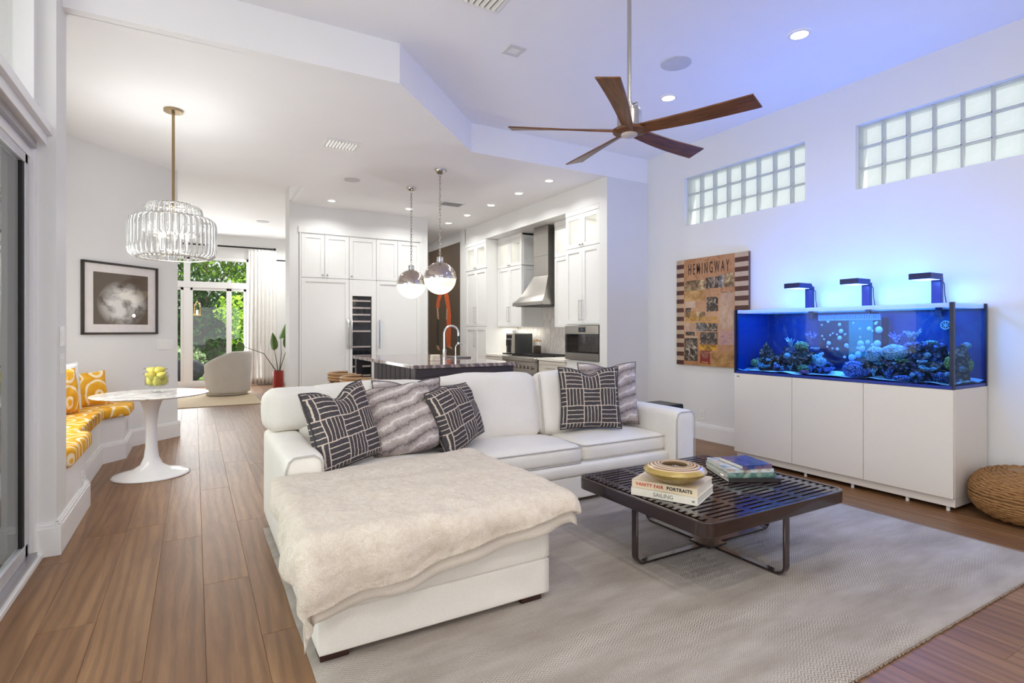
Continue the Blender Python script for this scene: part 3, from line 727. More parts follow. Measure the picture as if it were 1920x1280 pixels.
# ================================================================ aquarium
AX0, AX1, AY0, AY1, AZ0, AZ1 = 4.616, 5.165, 1.785, 3.595, .872, 1.490
stand_m = mat('warm_white_laminate', (228, 222, 213), .35, var=.006)
st = thing('aquarium_stand', 'long warm white cabinet with flat doors under the aquarium', 'cabinet', (4.89, 2.69, 0))
MB().box(AX0+.022, AX1, AY0, AY1, .10, AZ0-.002).build('carcass', stand_m, st, bevel=.003)
MB().box(AX0+.03, AX1-.02, AY0+.002, AY1-.01, .035, .10).build('plinth', stand_m, st, bevel=.003)
for a, b in ((AY0+.002, 2.385), (2.389, 2.990), (2.994, AY1)):
    B(AX0, AX0+.02, a, b, .10, AZ0-.004).build('door', stand_m, st, bevel=.002)
MB().box(AX0-.0008, AX0, 3.535, 3.565, AZ0-.036, AZ0-.028).build('badge', mat('badge_grey', (90, 88, 86), .4), st)
lv = None
for x in (AX0+.06, AX1-.06):
    for y in (1.84, 2.1, 2.5, 2.9, 3.3, 3.54):
        if lv is None: lv = MB().cyl((x, y, 0), (x, y, .035), .012, 10).build('foot', white_pl, st); lx, ly = x, y
        else: o = lv.copy(); COL.objects.link(o); o.parent = st; o.location = o.location+Vector((x-lx, y-ly, 0))
tk = thing('aquarium', 'long rimless aquarium with deep blue water standing on the white cabinet', 'aquarium', (4.89, 2.69, AZ0))
navy_m = mat('navy_back_panel', (10, 58, 112), .5, var=.1)
blk_sil = mat('dark_blue_silicone', (6, 16, 62), .3)
# panes
g_ = .012
B(AX0, AX0+g_, AY0, AY1, AZ0, AZ1).build('front_pane', tank_glass_m, tk)
B(AX0+g_, AX1-g_, AY0, AY0+g_, AZ0, AZ1).build('side_pane', tank_glass_m, tk)
B(AX0+g_, AX1-g_, AY1-g_, AY1, AZ0, AZ1).build('side_pane', navy_m, tk)
B(AX1-g_, AX1, AY0, AY1, AZ0, AZ1).build('back_pane', navy_m, tk)
B(AX0+.001, AX1-.001, AY0+.001, AY1-.001, AZ0+.0005, AZ0+.022).build('base_panel', mat('tank_base_blue', (14, 44, 150), .3), tk)
MB().box(AX0+g_, AX0+g_+.016, AY0+.001, AY0+.03, AZ0, AZ1).build('silicone_seam', blk_sil, tk)
MB().box(AX0+g_, AX0+g_+.014, AY1-.026, AY1-.012, AZ0, AZ1).build('silicone_seam', blk_sil, tk)
MB().box(AX0-.001, AX0+.012, AY0-.001, AY0+.010, AZ0, AZ1).build('corner_seam', blk_sil, tk)
MB().box(AX0-.001, AX0+.012, AY1-.016, AY1+.001, AZ0, AZ1).build('corner_seam', blk_sil, tk)
MB().box(AX1-.02, AX1+.001, AY0-.002, AY0+.012, AZ0, AZ1).build('corner_seam', blk_sil, tk)
# water: clear blue body with a reflective surface
def water_mat():
    g = G('blue_water'); g.t.nodes.remove(g.b)
    tr = g.n('BsdfTransparent', {0: (.42, .76, 1.0, 1)}); gl = g.n('BsdfGlossy', {0: (.55, .75, 1, 1), 'Roughness': .05})
    bp = g.n('Bump', {'Strength': .25, 'Distance': .02, 'Height': g.noise(16., g.coord(), 2)}); g.l(bp.outputs[0], gl.inputs['Normal'])
    lw = g.n('LayerWeight', {0: .5}); fr = g.math('MULTIPLY_ADD', g.math('POWER', lw.outputs[1], 5.), .9, .02)
    mx = g.n('MixShader', {0: g.math('MULTIPLY', fr, .5), 1: tr.outputs[0], 2: gl.outputs[0]})
    g.l(mx.outputs[0], g.out.inputs[0]); return g.m
B(AX0+g_+.002, AX1-g_-.002, AY0+g_+.002, AY1-g_-.002, AZ0+.03, 1.452).build('water', water_mat(), tk)
B(AX1-.03, AX1-.0125, AY0+.014, AY1-.014, 1.456, 1.492).build('rim_rail', mat('rim_rail_white', (236, 240, 246), .4), tk)  # white strip added to catch lamp light as the bright rim band
g2 = G('frosted_rail'); g2.t.nodes.remove(g2.b); _tl = g2.n('BsdfTranslucent', {0: (.9, .95, 1, 1)}); _df = g2.n('BsdfDiffuse', {0: (.9, .95, 1, 1)}); _mx = g2.n('MixShader', {0: .3, 1: _tl.outputs[0], 2: _df.outputs[0]}); g2.l(_mx.outputs[0], g2.out.inputs[0])
B(AX0+.013, AX0+.016, AY0+.031, AY1-.028, 1.455, 1.486).build('front_rail', g2.m, tk)  # frosted strip added so the top edge glows, not a tank part
B(AX0+.03, AX1-.03, AY0+.013, AY0+.016, 1.455, 1.484).build('side_rail', g2.m, tk)
B(AX0+.03, AX1-.03, AY1-.028, AY1-.0125, 1.456, 1.489).build('rim_rail', MATS['rim_rail_white'], tk)
def sandm():
    g = G('reef_sand'); n1 = g.noise(60., g.coord(), 4, .7); g.set(color=g.ramp(n1, (.3, srgb(196, 200, 222)), (.7, srgb(252, 252, 255))), rough=.9); g.bump(n1, .5, .01); return g.m
def sandfn(u, v):
    x = AX0+.014+u*(AX1-AX0-.03); y = AY0+.014+v*(AY1-AY0-.03)
    return (x, y, AZ0+.034+.018*noise.noise(Vector((x*9, y*7, 0)))+.010*u)
sd = MB().grid(24, 70, sandfn).build('sand_bed', sandm(), tk, smooth=180)
# overflow weir box at the back
ow = thing('overflow_box', 'dark overflow box with white comb rim at the back of the aquarium', 'aquarium filter', (5.08, 2.72, AZ0+.05))
B(5.03, AX1-.014, 2.455, 2.995, AZ0+.05, 1.40).build('box', mat('overflow_navy', (10, 24, 66), .3), ow, bevel=.004)
B(5.026, 5.03, 2.52, 2.72, 1.06, 1.38).build('panel', mat('overflow_teal', (26, 110, 120), .35), ow)
mb = MB()
for i in range(38): mb.box(5.018, 5.03, 2.46+i*.0141, 2.468+i*.0141, 1.385, 1.43)
mb.box(5.02, 5.03, 2.455, 2.995, 1.378, 1.39); mb.build('comb', mat('comb_white', (116, 132, 170), .4), ow)
rc = random.Random(5); cor = MB()
for i in range(46):
    y = rc.uniform(2.47, 2.98); z = rc.uniform(1.0, 1.38); r = rc.choice((.004, .006, .009, .014, .02)) if rc.random() < .93 else .03
    cor.ball((5.027, y, z), r, 8, 5, (.35, 1, 1))
cor.build('coralline_patch', mat('coralline_lilac', (170, 180, 230), .8), ow, smooth=180, kind='stuff')
# ---- reef rocks and corals
rock_m = {}
def rockmat(name, a, b, bump=.8, sc=20, dark=.42):
    g = G(name); co = g.coord(); n1 = g.noise(sc, co, 5, .7); v = g.n('TexVoronoi', {'Vector': co, 'Scale': sc*1.6}).outputs[0]
    c = g.mix(g.ramp(v, (.1, (1, 1, 1, 1)), (.4, (0, 0, 0, 1))), g.ramp(n1, (.35, srgb(*a)), (.65, srgb(*b))), srgb(*[min(255, x+50) for x in b]))
    c = g.mix(g.ramp(v, (.42, (0, 0, 0, 1)), (.62, (1, 1, 1, 1))), c, srgb(*[x*dark for x in a]))
    g.set(color=c, rough=.9); g.bump(g.math('SUBTRACT', n1, v), bump*1.4, .02); return g.m
RK = [rockmat('reef_rock_plum', (60, 34, 60), (112, 64, 96)), rockmat('reef_rock_rust', (78, 44, 46), (140, 84, 74)), rockmat('reef_rock_blue', (42, 48, 92), (92, 96, 160))]
CM = {'pale': rockmat('coral_pale_blue', (160, 178, 220), (224, 236, 255), .6, 62, .8), 'teal': rockmat('coral_teal', (84, 134, 160), (160, 206, 220), .6, 50, .75), 'green': rockmat('coral_green', (116, 130, 92), (170, 184, 130), .6, 50, .75),
      'violet': rockmat('coral_violet', (96, 90, 180), (160, 160, 236), .6, 50, .75), 'pink': rockmat('coral_pink', (190, 60, 110), (240, 130, 160), .6, 50, .75), 'yellow': rockmat('coral_yellow', (180, 150, 60), (240, 222, 130), .6, 50, .75)}
NR = 0
def rock(label, x, y, z, r, sq, k, seed):
    def fn(d): return 1+.38*noise.noise(d*2.2+Vector((seed*3.7, 0, 0)))+.2*noise.noise(d*5.5+Vector((0, seed, 0)))
    mb = MB().ball((x, y, z), r, 28, 18, sq, fn)
    return tag(mb.build('reef_rock', RK[k], smooth=180), label, 'rock', 'small reef rocks at the foot of the reef' if label.startswith('fist') else None)
sz = AZ0+.04
rocks = [('plum reef rock at the near left foot of the left reef mound', 4.83, 3.30, .07, .085, (1, 1.1, 1), 1), ('tall plum reef rock in the middle of the left reef mound', 4.90, 3.14, .11, .13, (1, .95, 1.05), 0), ('rust reef rock under the green coral of the left mound', 4.84, 3.03, .10, .125, (1, 1.1, .9), 1),
         ('blue reef rock on the right flank of the left mound', 4.84, 2.88, .06, .09, (1, 1.2, .8), 2), ('slim plum reef rock at the far left pane', 4.92, 3.46, .10, .09, (1, .6, 1.6), 1),
         ('rust reef rock beneath the round coral by the overflow box', 4.84, 2.44, .07, .09, (1, 1, .9), 1), ('broad plum reef rock at the centre of the right reef', 4.90, 2.28, .12, .14, (1, 1.1, 1), 0), ('tall blue reef rock at the crest of the right reef', 4.95, 2.12, .14, .17, (.9, 1, 1.05), 2),
         ('plum reef rock on the front of the right reef', 4.80, 2.16, .07, .105, (1, 1.2, .8), 0), ('dark rust reef rock near the aquarium corner', 4.82, 1.98, .06, .10, (1, 1.1, .9), 1), ('rust reef rock stacked by the side pane', 4.95, 1.88, .12, .08, (1, .8, 1.9), 1), ('low blue reef rock at the front right corner', 4.72, 1.87, .03, .055, (1, 1.2, .7), 2)]
for i in range(16):
    x, y = rc.uniform(4.70, 4.98), rc.choice((rc.uniform(2.85, 3.35), rc.uniform(1.86, 2.46))); r_ = rc.uniform(.035, .06)
    rocks.append(('fist-sized reef rock lying at the foot of the reef mounds', x, y, .02, r_, (1, 1.2, .8), rc.randrange(3)))
for i, (lab, x, y, dz, r, sq, k) in enumerate(rocks): ro_ = rock(lab, x, y, sz+dz*.8, r, sq, k, i+1)
def brain(label, x, y, z, r, m, sq=(1, 1, .85), seed=0):
    def fn(d): return 1+.10*noise.noise(d*6+Vector((seed, 0, 0)))+.10*noise.noise(d*19+Vector((0, seed, 0)))
    return tag(MB().ball((x, y, z), r, *((48, 30) if r > .04 else (26, 16)), sq, fn).build('brain_coral', CM[m], smooth=180), label, 'coral')
brain('pale blue dome coral on the sand left of the right reef', 4.76, 2.53, sz+.05, .085, 'violet', seed=1)
brain('round teal-grey coral perched on the rust rock by the overflow box', 4.80, 2.39, sz+.18, .068, 'pale', (1, 1, .95), 2)
brain('largest pale lilac dome coral near the top of the right reef', 4.80, 2.25, sz+.20, .088, 'pale', (1, 1, .75), 3)
brain('green crowned coral on top of the left mound', 4.82, 3.03, sz+.235, .058, 'green', (1, 1, .7), 4)
brain('small blue button coral on the left mound', 4.76, 3.13, sz+.14, .032, 'pale', (1, 1, .9), 5)
brain('pale green mound coral at the sand before the left mound', 4.72, 2.95, sz+.035, .042, 'green', (1, 1.2, .8), 6)
brain('pink cushion coral on the sand under the left mound', 4.69, 2.92, sz+.008, .03, 'pink', (1, 1.6, .6), 7)
brain('pale coral on the right flank of the left mound', 4.80, 2.87, sz+.12, .045, 'teal', (1, 1, .95), 8)
brain('bright pale coral cluster at the right foot of the left mound', 4.77, 2.82, sz+.10, .045, 'pale', (1, 1, .9), 9)
brain('yellow-green coral beside the far left pane', 4.80, 3.50, sz+.06, .04, 'green', (1, 1, .9), 10)
brain('small teal coral high on the right reef crest', 4.86, 2.02, sz+.285, .03, 'teal', (1, 1.5, .5), 11)
brain('yellow finger-shaped coral near the front corner', 4.74, 1.86, sz+.14, .035, 'yellow', (1, .8, 1.3), 12)
brain('blue cushion coral on the sand in front of the right reef', 4.68, 2.13, sz+.012, .05, 'violet', (1, 1.4, .45), 13)
brain('pale tuft coral against the side pane', 5.0, 1.85, sz+.26, .028, 'pale', (1, 1, 1), 14)
brain('yellow coral low against the side pane', 4.99, 1.83, sz+.12, .034, 'yellow', (1, .7, 1.4), 15)
def cup(label, x, y, z, r, m, seed=0):
    def fn(u, v):
        a = 2*PI*u; k = r*(.15+.85*v)*(1+.18*sin(a*5+seed)*v); return (x+k*cos(a), y+k*sin(a), z+.5*r*v*v+.10*r*sin(a*6+seed)*v)
    mb = MB().grid(36, 6, fn)
    return tag(mb.build('cup_coral', CM[m], smooth=180, solid=.006), label, 'coral')
cup('bright green rimmed cup coral on the front of the right reef', 4.735, 2.17, sz+.13, .04, 'green', 1)
cup('pale blue rimmed cup coral right of the green rimmed one', 4.735, 2.03, sz+.13, .032, 'pale', 2)
cup('white frilled cup coral low near the front corner', 4.70, 1.97, sz+.075, .045, 'pale', 3)
cup('teal cup coral at the left foot of the right reef', 4.74, 2.335, sz+.10, .03, 'teal', 4)
cup('green cup coral on the sand at the far left', 4.70, 3.33, sz+.02, .05, 'teal', 5)
cup('violet plate coral across the top of the right reef', 4.84, 2.10, sz+.235, .075, 'violet', 6)
cup('pale cup coral at the crown of the left mound', 4.86, 2.93, sz+.20, .035, 'pale', 7)
cup('lilac cup coral low between the left mound and the overflow box', 4.76, 2.74, sz+.03, .04, 'violet', 8)
rb = random.Random(21)
def branch(label, x, y, z, h, n, m, group=None):
    mb = MB()
    for i in range(n):
        a = rb.uniform(0, 2*PI); t = rb.uniform(.2, .9)
        p0 = Vector((x, y, z)); p1 = p0+Vector((cos(a)*t*h*.4, sin(a)*t*h*.5, h*rb.uniform(.4, .6))); p2 = p1+Vector((cos(a+.6)*h*.22, sin(a+.6)*h*.28, h*rb.uniform(.2, .5)))
        mb.tube([p0, p1, p2], [h*.07, h*.055, h*.03], 6)
        mb.tube([p1, p1+Vector((cos(a-1)*h*.2, sin(a-1)*h*.25, h*.25))], [h*.05, h*.028], 6); mb.ball(p2, h*.045, 6, 4)
    return tag(mb.build('branching_coral', CM[m], smooth=180), label, 'coral', group)
branch('tall pale branching coral at the peak of the left mound', 4.88, 3.16, sz+.20, .11, 9, 'pale')
branch('violet branching coral beside the green crown on the left mound', 4.88, 2.98, sz+.27, .09, 9, 'violet')
branch('violet spreading coral at the crest of the right reef', 4.95, 2.30, sz+.26, .10, 10, 'violet')
branch('pale spreading coral behind the largest dome coral', 4.95, 2.19, sz+.29, .10, 10, 'pale')
branch('pink spiky coral on the round teal-grey coral', 4.745, 2.40, sz+.17, .05, 7, 'pink')
spots_ = [(4.72, 3.22), (4.72, 3.07), (4.70, 2.86), (4.68, 2.78), (4.72, 2.42), (4.70, 2.35), (4.68, 2.24), (4.68, 2.05), (4.68, 1.93), (4.66, 1.88), (4.78, 1.90), (4.75, 3.40)]
for i, (x, y) in enumerate(spots_):
    branch('small branching coral growing from the sand along the front pane', x, y, sz+.01, rb.uniform(.045, .075), 7, rb.choice(('violet', 'pale', 'teal', 'violet')), 'small branching corals along the front pane')
for i in range(40):
    k = rocks[i % len(rocks)]; a = rb.uniform(0, 2*PI)
    x, y, z = k[1]-.8*k[4], k[2]+rb.uniform(-.6, .6)*k[4], sz+.8*k[3]+rb.uniform(-.2, .7)*k[4]
    brain('thumb-sized coral bud on the front of the reef rocks', x, y, max(z, sz+.01), rb.uniform(.014, .024), rb.choice(('pale', 'violet', 'teal', 'pale')), (1, 1, .8), 20+i)['group'] = 'coral buds on the reef rocks'
# wave pump and algae magnet
wp = thing('wave_pump', 'small round circulation pump on the back pane above the right reef', 'pump', (5.13, 2.02, 1.33))
MB().cyl((5.155, 2.02, 1.33), (5.09, 2.02, 1.33), .034, 18).build('housing', black_m, wp, smooth=30)
mb = MB()
for i in range(8): mb.cyl((5.088, 2.02, 1.33), (5.088, 2.02+.03*cos(i*PI/4), 1.33+.03*sin(i*PI/4)), .003, 5)
mb.tube([(5.088, 2.02+.032*cos(a*PI/10), 1.33+.032*sin(a*PI/10)) for a in range(20)], .004, 6, True); mb.build('grille', mat('pump_grey', (150, 170, 200), .4), wp, smooth=180)
# lamps
lamp_m = mat('lamp_navy', (20, 28, 70), .3, .4); led_blue = emis('aquarium_led', (130, 165, 255), 4)
for i, (y, lab) in enumerate(((3.115, 'aquarium lamp on a bent arm farthest from the camera, at the poster end'), (2.60, 'aquarium lamp on a bent arm in the middle of the three'), (2.075, 'aquarium lamp on a bent arm nearest the woven pouf'))):
    la = thing('aquarium_lamp', lab, 'lamp', (5.10, y, AZ1))
    B(5.065, 5.11, y-.033, y+.033, AZ1+.0005, 1.705).build('post', lamp_m, la, bevel=.003)
    B(5.10, 5.118, y-.02, y+.02, 1.40, AZ1+.06).build('clamp', lamp_m, la, bevel=.002)
    B(4.97, 5.105, y-.02, y+.02, 1.690, 1.722).build('arm', lamp_m, la, bevel=.004)
    hd = B(4.80, 5.0, y-.075, y+.075, 1.682, 1.728).build('lamp_head', lamp_m, la, bevel=.004)
    B(4.815, 4.985, y-.06, y+.06, 1.6805, 1.6825).build('led_panel', led_blue, hd)
    MB().tube([(5.11, y-.02, 1.69), (5.135, y-.028, 1.66), (5.125, y-.035, 1.58), (5.14, y-.04, 1.50), (5.172, y-.04, 1.46)], .0035, 6).build('cable', black_m, la, smooth=180)
    light('aquarium_lamp_light', 'AREA', (4.90, y, 1.678), 2.6, (.14, .38, 1), shape='RECTANGLE', size=.16, size_y=.12)
    light('aquarium_lamp_spill', 'POINT', (4.90, y, 1.60), .4, (.08, .22, 1), shadow_soft_size=.05)
light('aquarium_water_glow', 'AREA', (4.88, 2.69, 1.465), 31, (.015, .18, 1), rot=(PI, 0, 0), shape='RECTANGLE', size=.36, size_y=1.6)  # added upward light, stands in for blue bounce off water and sand
light('aquarium_inner_light', 'AREA', (4.82, 2.69, 1.448), 11, (.20, .50, 1), shape='RECTANGLE', size=.30, size_y=1.6)  # added below the surface to light the reef, no lamp hangs there

# ================================================================ poster on the right wall
ps = thing('canvas_print', 'brown HEMINGWAY collage print on the wall left of the aquarium', 'picture', (XW, 4.35, 1.5))
PY0, PY1, PZ0, PZ1 = 4.86, 3.842, .872, 2.145      # left edge (larger y) to right edge
PX = XW-.035; PWd = PY0-PY1; PH = PZ1-PZ0
B(PX, XW-.002, PY1, PY0, PZ0, PZ1).build('stretcher', mat('canvas_edge', (120, 84, 60), .7), ps, bevel=.002)
def pr_rect(name, u0, u1, v0, v1, m, off=.001):
    """u left to right, v top to bottom in the print's own face"""
    return MB().box(PX-off, PX-.0002, PY0-PWd*u1, PY0-PWd*u0, PZ1-PH*v1, PZ1-PH*v0).build(name, m, ps)
tan_m = cov('print_tan', (168, 116, 78), (182, 134, 96), (156, 104, 70))
str_l = mat('print_stripe_pale', (188, 162, 134), .5); str_d = mat('print_stripe_brown', (78, 38, 28), .5)
for a, b in ((0, .115), (.83, 1.0)):
    for k in range(24):
        pr_rect('stripe', a, b, k/24, (k+1)/24, str_d if k % 2 else str_l, .0009)
pr_rect('centre_panel', .115, .83, 0, 1, tan_m, .0010)
def photo(name, a, b, c, sc=6):
    g = G(name); co = g.coord('Object', (1, 1, 1)); n1 = g.noise(sc*1.8, co, 8, .7, 1.)
    g.set(color=g.ramp(n1, (.36, srgb(*a)), (.5, srgb(*b)), (.64, srgb(*c))), rough=.45); return g.m
sep1 = photo('print_sepia', (46, 32, 22), (140, 110, 72), (214, 192, 150)); sep2 = photo('print_dark_photo', (26, 20, 18), (64, 50, 42), (196, 178, 156), 9); sep3 = photo('print_gold', (128, 86, 42), (172, 126, 70), (200, 162, 108), 3)
bw = photo('print_grey_photo', (40, 40, 44), (120, 114, 110), (222, 214, 204), 10); sky_p = photo('print_pale_sky', (170, 132, 104), (190, 158, 134), (204, 180, 160), 3); lil = photo('print_lilac_map', (176, 130, 110), (190, 150, 140), (150, 110, 130), 10)
redp = mat('print_red', (128, 26, 26), .5); gold_p = mat('print_ochre', (206, 152, 50), .5)
for (a, b, c, d, m) in ((.125, .43, .205, .30, sep1), (.125, .43, .30, .40, sep3), (.44, .62, .19, .29, sep2), (.62, .69, .18, .29, bw), (.695, .82, .17, .29, sep1), (.13, .29, .40, .46, sky_p), (.14, .22, .41, .50, sep2),
                        (.45, .61, .37, .50, sep2), (.64, .82, .34, .66, sky_p), (.66, .80, .335, .45, sep2), (.13, .21, .50, .58, sep1), (.215, .30, .49, .58, sep3), (.235, .285, .50, .585, sep2), (.305, .43, .50, .58, sep1),
                        (.13, .30, .60, .72, sky_p), (.14, .28, .685, .72, sep2), (.305, .43, .60, .68, bw), (.43, .60, .61, .68, sep2), (.36, .60, .69, .80, sep2), (.64, .82, .57, .66, sep1), (.62, .82, .67, .80, lil), (.125, .32, .745, .96, sep2), (.13, .32, .725, .745, str_l),
                        (.345, .60, .805, .855, gold_p), (.36, .50, .86, .99, redp), (.52, .83, .87, 1.0, sep3), (.13, .62, .535+.055, .60, gold_p), (.365, .495, .925, .955, sky_p)):
    pr_rect('photograph', a, b, c, d, m, .0016+.0003*random.random())
def PMx(u, v): return Matrix.Translation((PX-.0026, PY0-PWd*u, PZ1-PH*v)) @ Matrix(((0, 0, -1, 0), (-1, 0, 0, 0), (0, 1, 0, 0), (0, 0, 0, 1)))
pr_ink = mat('print_ink', (40, 26, 20), .5); pr_gold = mat('print_gold_ink', (226, 190, 110), .5)
text_mesh('lettering', 'HEMINGWAY', .185, pr_ink, ps, PMx(.47, .105), space=1.62, xs=.37, bold=.0015)
text_mesh('lettering', 'THE SUN ALSO RISES', .058, gold_p, ps, PMx(.37, .565), space=1.05, xs=.82, bold=.001)
text_mesh('lettering', 'THE OLD MAN', .042, pr_ink, ps, PMx(.475, .815), xs=.8); text_mesh('lettering', 'AND', .034, pr_ink, ps, PMx(.475, .832), xs=.8); text_mesh('lettering', 'THE SEA', .038, pr_ink, ps, PMx(.475, .85), xs=.8)
for k, s_ in enumerate(('FOR WHOM', 'THE BELL', 'TOLLS')): text_mesh('lettering', s_, .034, sky_p, ps, PMx(.43, .877+.02*k), xs=.8)
text_mesh('lettering', 'Ernest', .034, pr_gold, ps, PMx(.43, .966)); text_mesh('lettering', 'Hemingway', .034, pr_gold, ps, PMx(.43, .985), xs=.85)
# outlet on the right wall
def outlet(label, c, n, m=white_pl, w=.072, h=.118, rock=False, gang=1):
    """wall plate facing direction n (unit, horizontal)"""
    t = thing('switch_plate' if rock else 'wall_outlet', label, 'switch' if rock else 'outlet', c)
    n = Vector(n).normalized(); tx = Vector((-n.y, n.x, 0)); Mx = Matrix.Translation(c) @ Matrix(((tx.x, n.x, 0, 0), (tx.y, n.y, 0, 0), (0, 0, 1, 0), (0, 0, 0, 1)))
    MB().box(-w/2, w/2, 0.0005, .006, -h/2, h/2, Mx).build('plate', m, t, bevel=.0015)
    for k in range(gang):
        xc = (k-(gang-1)/2)*.046
        MB().box(xc-.016, xc+.016, .006, .0085, -.033, .033, Mx).build('rocker' if rock else 'socket', m, t, bevel=.001)
        if not rock:
            for zz in (.018, -.018):
                mb = MB().box(xc-.008, xc-.005, .0083, .0089, zz-.005, zz+.006, Mx).box(xc+.005, xc+.008, .0083, .0089, zz-.005, zz+.006, Mx); mb.build('slots', dark_m, t)
    return t
outlet('white wall outlet below the collage print near the sofa arm', (XW, 4.49, .293), (-1, 0, 0))
# black low speaker box behind the sofa arm
sb = thing('subwoofer', 'low black box on the floor behind the far sofa arm', 'speaker', (4.03, 4.0, 0))
B(3.86, 4.20, 3.86, 4.18, .02, .56).build('body', black_m, sb, bevel=.012); B(3.88, 4.18, 3.845, 3.86, .04, .54).build('grille', mat('speaker_cloth', (24, 24, 26), .9), sb, bevel=.004)
for x in (3.9, 4.16):
    for y in (3.9, 4.14): MB().cyl((x, y, 0), (x, y, .022), .018, 10).build('foot', black_m, sb)
# ================================================================ breakfast nook
bench = thing('corner_bench', 'white built-in corner bench under the yellow cushions in the nook', 'bench', (-.95, 5.8, 0))
fp = [(-.69, 4.34), (-.69, 5.06), (-.785, 5.13), (-.785, 6.555), (-.615, 6.745), (-.615, 7.42), (-.66, 7.375), (-1.198, 6.84), (-1.198, 4.34)]
MB().prism(fp, 0, .425).build('base', trim_m, bench, bevel=.002)
def ikat():
    g = G('yellow_ikat'); co = g.coord('Object', (1, 1, 1)); wob = g.noise(7., co, 3)
    v = g.n('TexVoronoi', {'Vector': g.n('Mapping', {0: co, 3: (1, 1, .8)}).outputs[0], 'Scale': 3.0, 'Randomness': .3}).outputs[0]
    d = g.math('ADD', v, g.math('MULTIPLY', wob, .16)); st = g.math('FRACT', g.math('MULTIPLY', d, 4.4))
    c = g.ramp(st, (0, srgb(222, 158, 34)), (.68, srgb(234, 178, 62)), (.75, srgb(245, 230, 200)), (.90, srgb(243, 222, 186)), (1, srgb(222, 158, 34)))
    g.set(color=c, rough=.85, spec=.2); g.bump(g.noise(240., co, 2), .2, .002); return g.m
ik = ikat()
def pad(label, pts, z0, z1, r=.03):
    mb = MB().prism(pts, z0, z1); o = mb.build('seat_cushion', ik, None, smooth=180, bevel=r, seg=5)
    return tag(o, label, 'cushion')
pad('yellow patterned bench cushion on the near stretch of the nook bench', [(-.655, 4.345), (-.655, 5.07), (-.77, 5.16), (-1.15, 5.16), (-1.15, 4.345)], .428, .55, .035)
pad('yellow patterned bench cushion along the window side of the nook bench', [(-.75, 5.17), (-.75, 6.53), (-1.19, 6.72), (-1.19, 5.17)], .428, .54)
pad('yellow patterned bench cushion at the end below the framed cloud picture', [(-.75, 6.54), (-.56, 6.74), (-.56, 7.13), (-.66, 7.30), (-1.14, 6.82), (-1.17, 6.74)], .428, .53)
wh_m = fabric('white_cotton', (232, 230, 226), (246, 245, 242))
pillow('bench_pillow', 'yellow patterned pillow leaning on the slanted wall at the far end of the bench', ik, .34, .13, PM(-.90, 6.86, .535, PI/4-.2, .2, -.04), seed=7)
pillow('bench_pillow', 'yellow patterned pillow in front of the white one by the pillar edge', ik, .40, .14, PM(-1.02, 6.15, .545, 1.0, .12, 0), seed=8)
pillow('bench_pillow', 'plain white pillow tucked behind the yellow pillow on the bench', wh_m, .44, .12, PM(-1.04, 6.36, .545, 1.05, .08, 0), seed=9)
outlet('white outlet plate on the white bench front nearest the sliding door', (-.69, 4.86, .235), (1, 0, 0), w=.07, h=.115)
outlet('white outlet plate on the bench end below the framed picture', (-.615, 7.02, .29), (1, 0, 0), w=.07, h=.115)
# tulip pedestal table
def marble():
    g = G('veined_marble'); co = g.coord('Object', (1, 1, 1)); n1 = g.noise(3.2, co, 8, .62, 1.6); v = g.math('ABSOLUTE', g.math('SUBTRACT', n1, .5))
    c = g.ramp(v, (0, srgb(178, 172, 168)), (.035, srgb(216, 211, 206)), (.12, srgb(240, 237, 233))); g.set(color=c, rough=.12, spec=.5); return g.m
tt = thing('pedestal_table', 'round white marble tulip table on the wood floor in the nook', 'table', (-.335, 5.87, 0))
MT = WM[tt.name]
MB().lathe([(0, .70), (.30, .70), (.41, .705), (.445, .712), (.452, .72), (.448, .724), (0, .7245)], 64, MT).build('tabletop', marble(), tt, smooth=30)
gl_w = mat('white_enamel', (240, 240, 240), .12, var=.004)
prof = [(.30, 0), (.302, .006), (.285, .014), (.22, .030), (.14, .055), (.085, .095), (.058, .16), (.047, .25), (.043, .36), (.046, .48), (.058, .58), (.08, .65), (.125, .70)]
MB().lathe(prof, 56, MT).build('pedestal', gl_w, tt, smooth=180)
# footed glass bowl of pears
gb_ = thing('glass_bowl', 'clear footed glass bowl of pears on the marble table', 'bowl', (-.30, 5.96, .7248))
MG = WM[gb_.name]
MB().lathe([(.052, 0), (.05, .004), (.03, .012), (.022, .03), (.026, .05), (.085, .056), (.092, .062), (.093, .16), (.089, .16), (.088, .066), (.02, .060), (0, .060)], 36, MG).build('shell', glass('bowl_glass', (.96, .98, .97), 1.3, .02), gb_, smooth=40)
def pear_mat():
    g = G('pear_skin'); n1 = g.noise(9., g.coord(), 4); sp = g.noise(120., g.coord(), 2)
    g.set(color=g.mix(g.math('MULTIPLY', g.math('GREATER_THAN', sp, .68), .5), g.ramp(n1, (.3, srgb(168, 160, 58)), (.7, srgb(212, 196, 96))), srgb(120, 100, 40)), rough=.35); return g.m
pm_ = pear_mat(); stem_m = mat('pear_stem', (84, 60, 36), .7)
def pear_mesh(M):
    p = [(.0, 0), (.018, .002), (.032, .014), (.037, .032), (.033, .052), (.022, .070), (.016, .084), (.010, .092), (0, .094)]
    return MB().lathe(p, 18, M, caps=False), MB().tube([M @ Vector((0, 0, .09)), M @ Vector((.002, 0, .104)), M @ Vector((.006, 0, .115))], .002, 5)
pears = [((0, 0, .068), .3, 0), ((.05, .01, .066), .9, .6), ((-.048, .018, .068), .7, 2.4), ((.005, -.052, .066), .5, 4.4), ((.012, .052, .066), .6, 1.3),
         ((.035, -.03, .118), 1.1, 5.6), ((-.04, -.02, .118), 1.2, 3.6), ((0, .035, .12), 1.0, 1.9), ((.02, -.005, .165), 1.35, 5.9), ((-.03, .012, .162), 1.2, 3.0)]
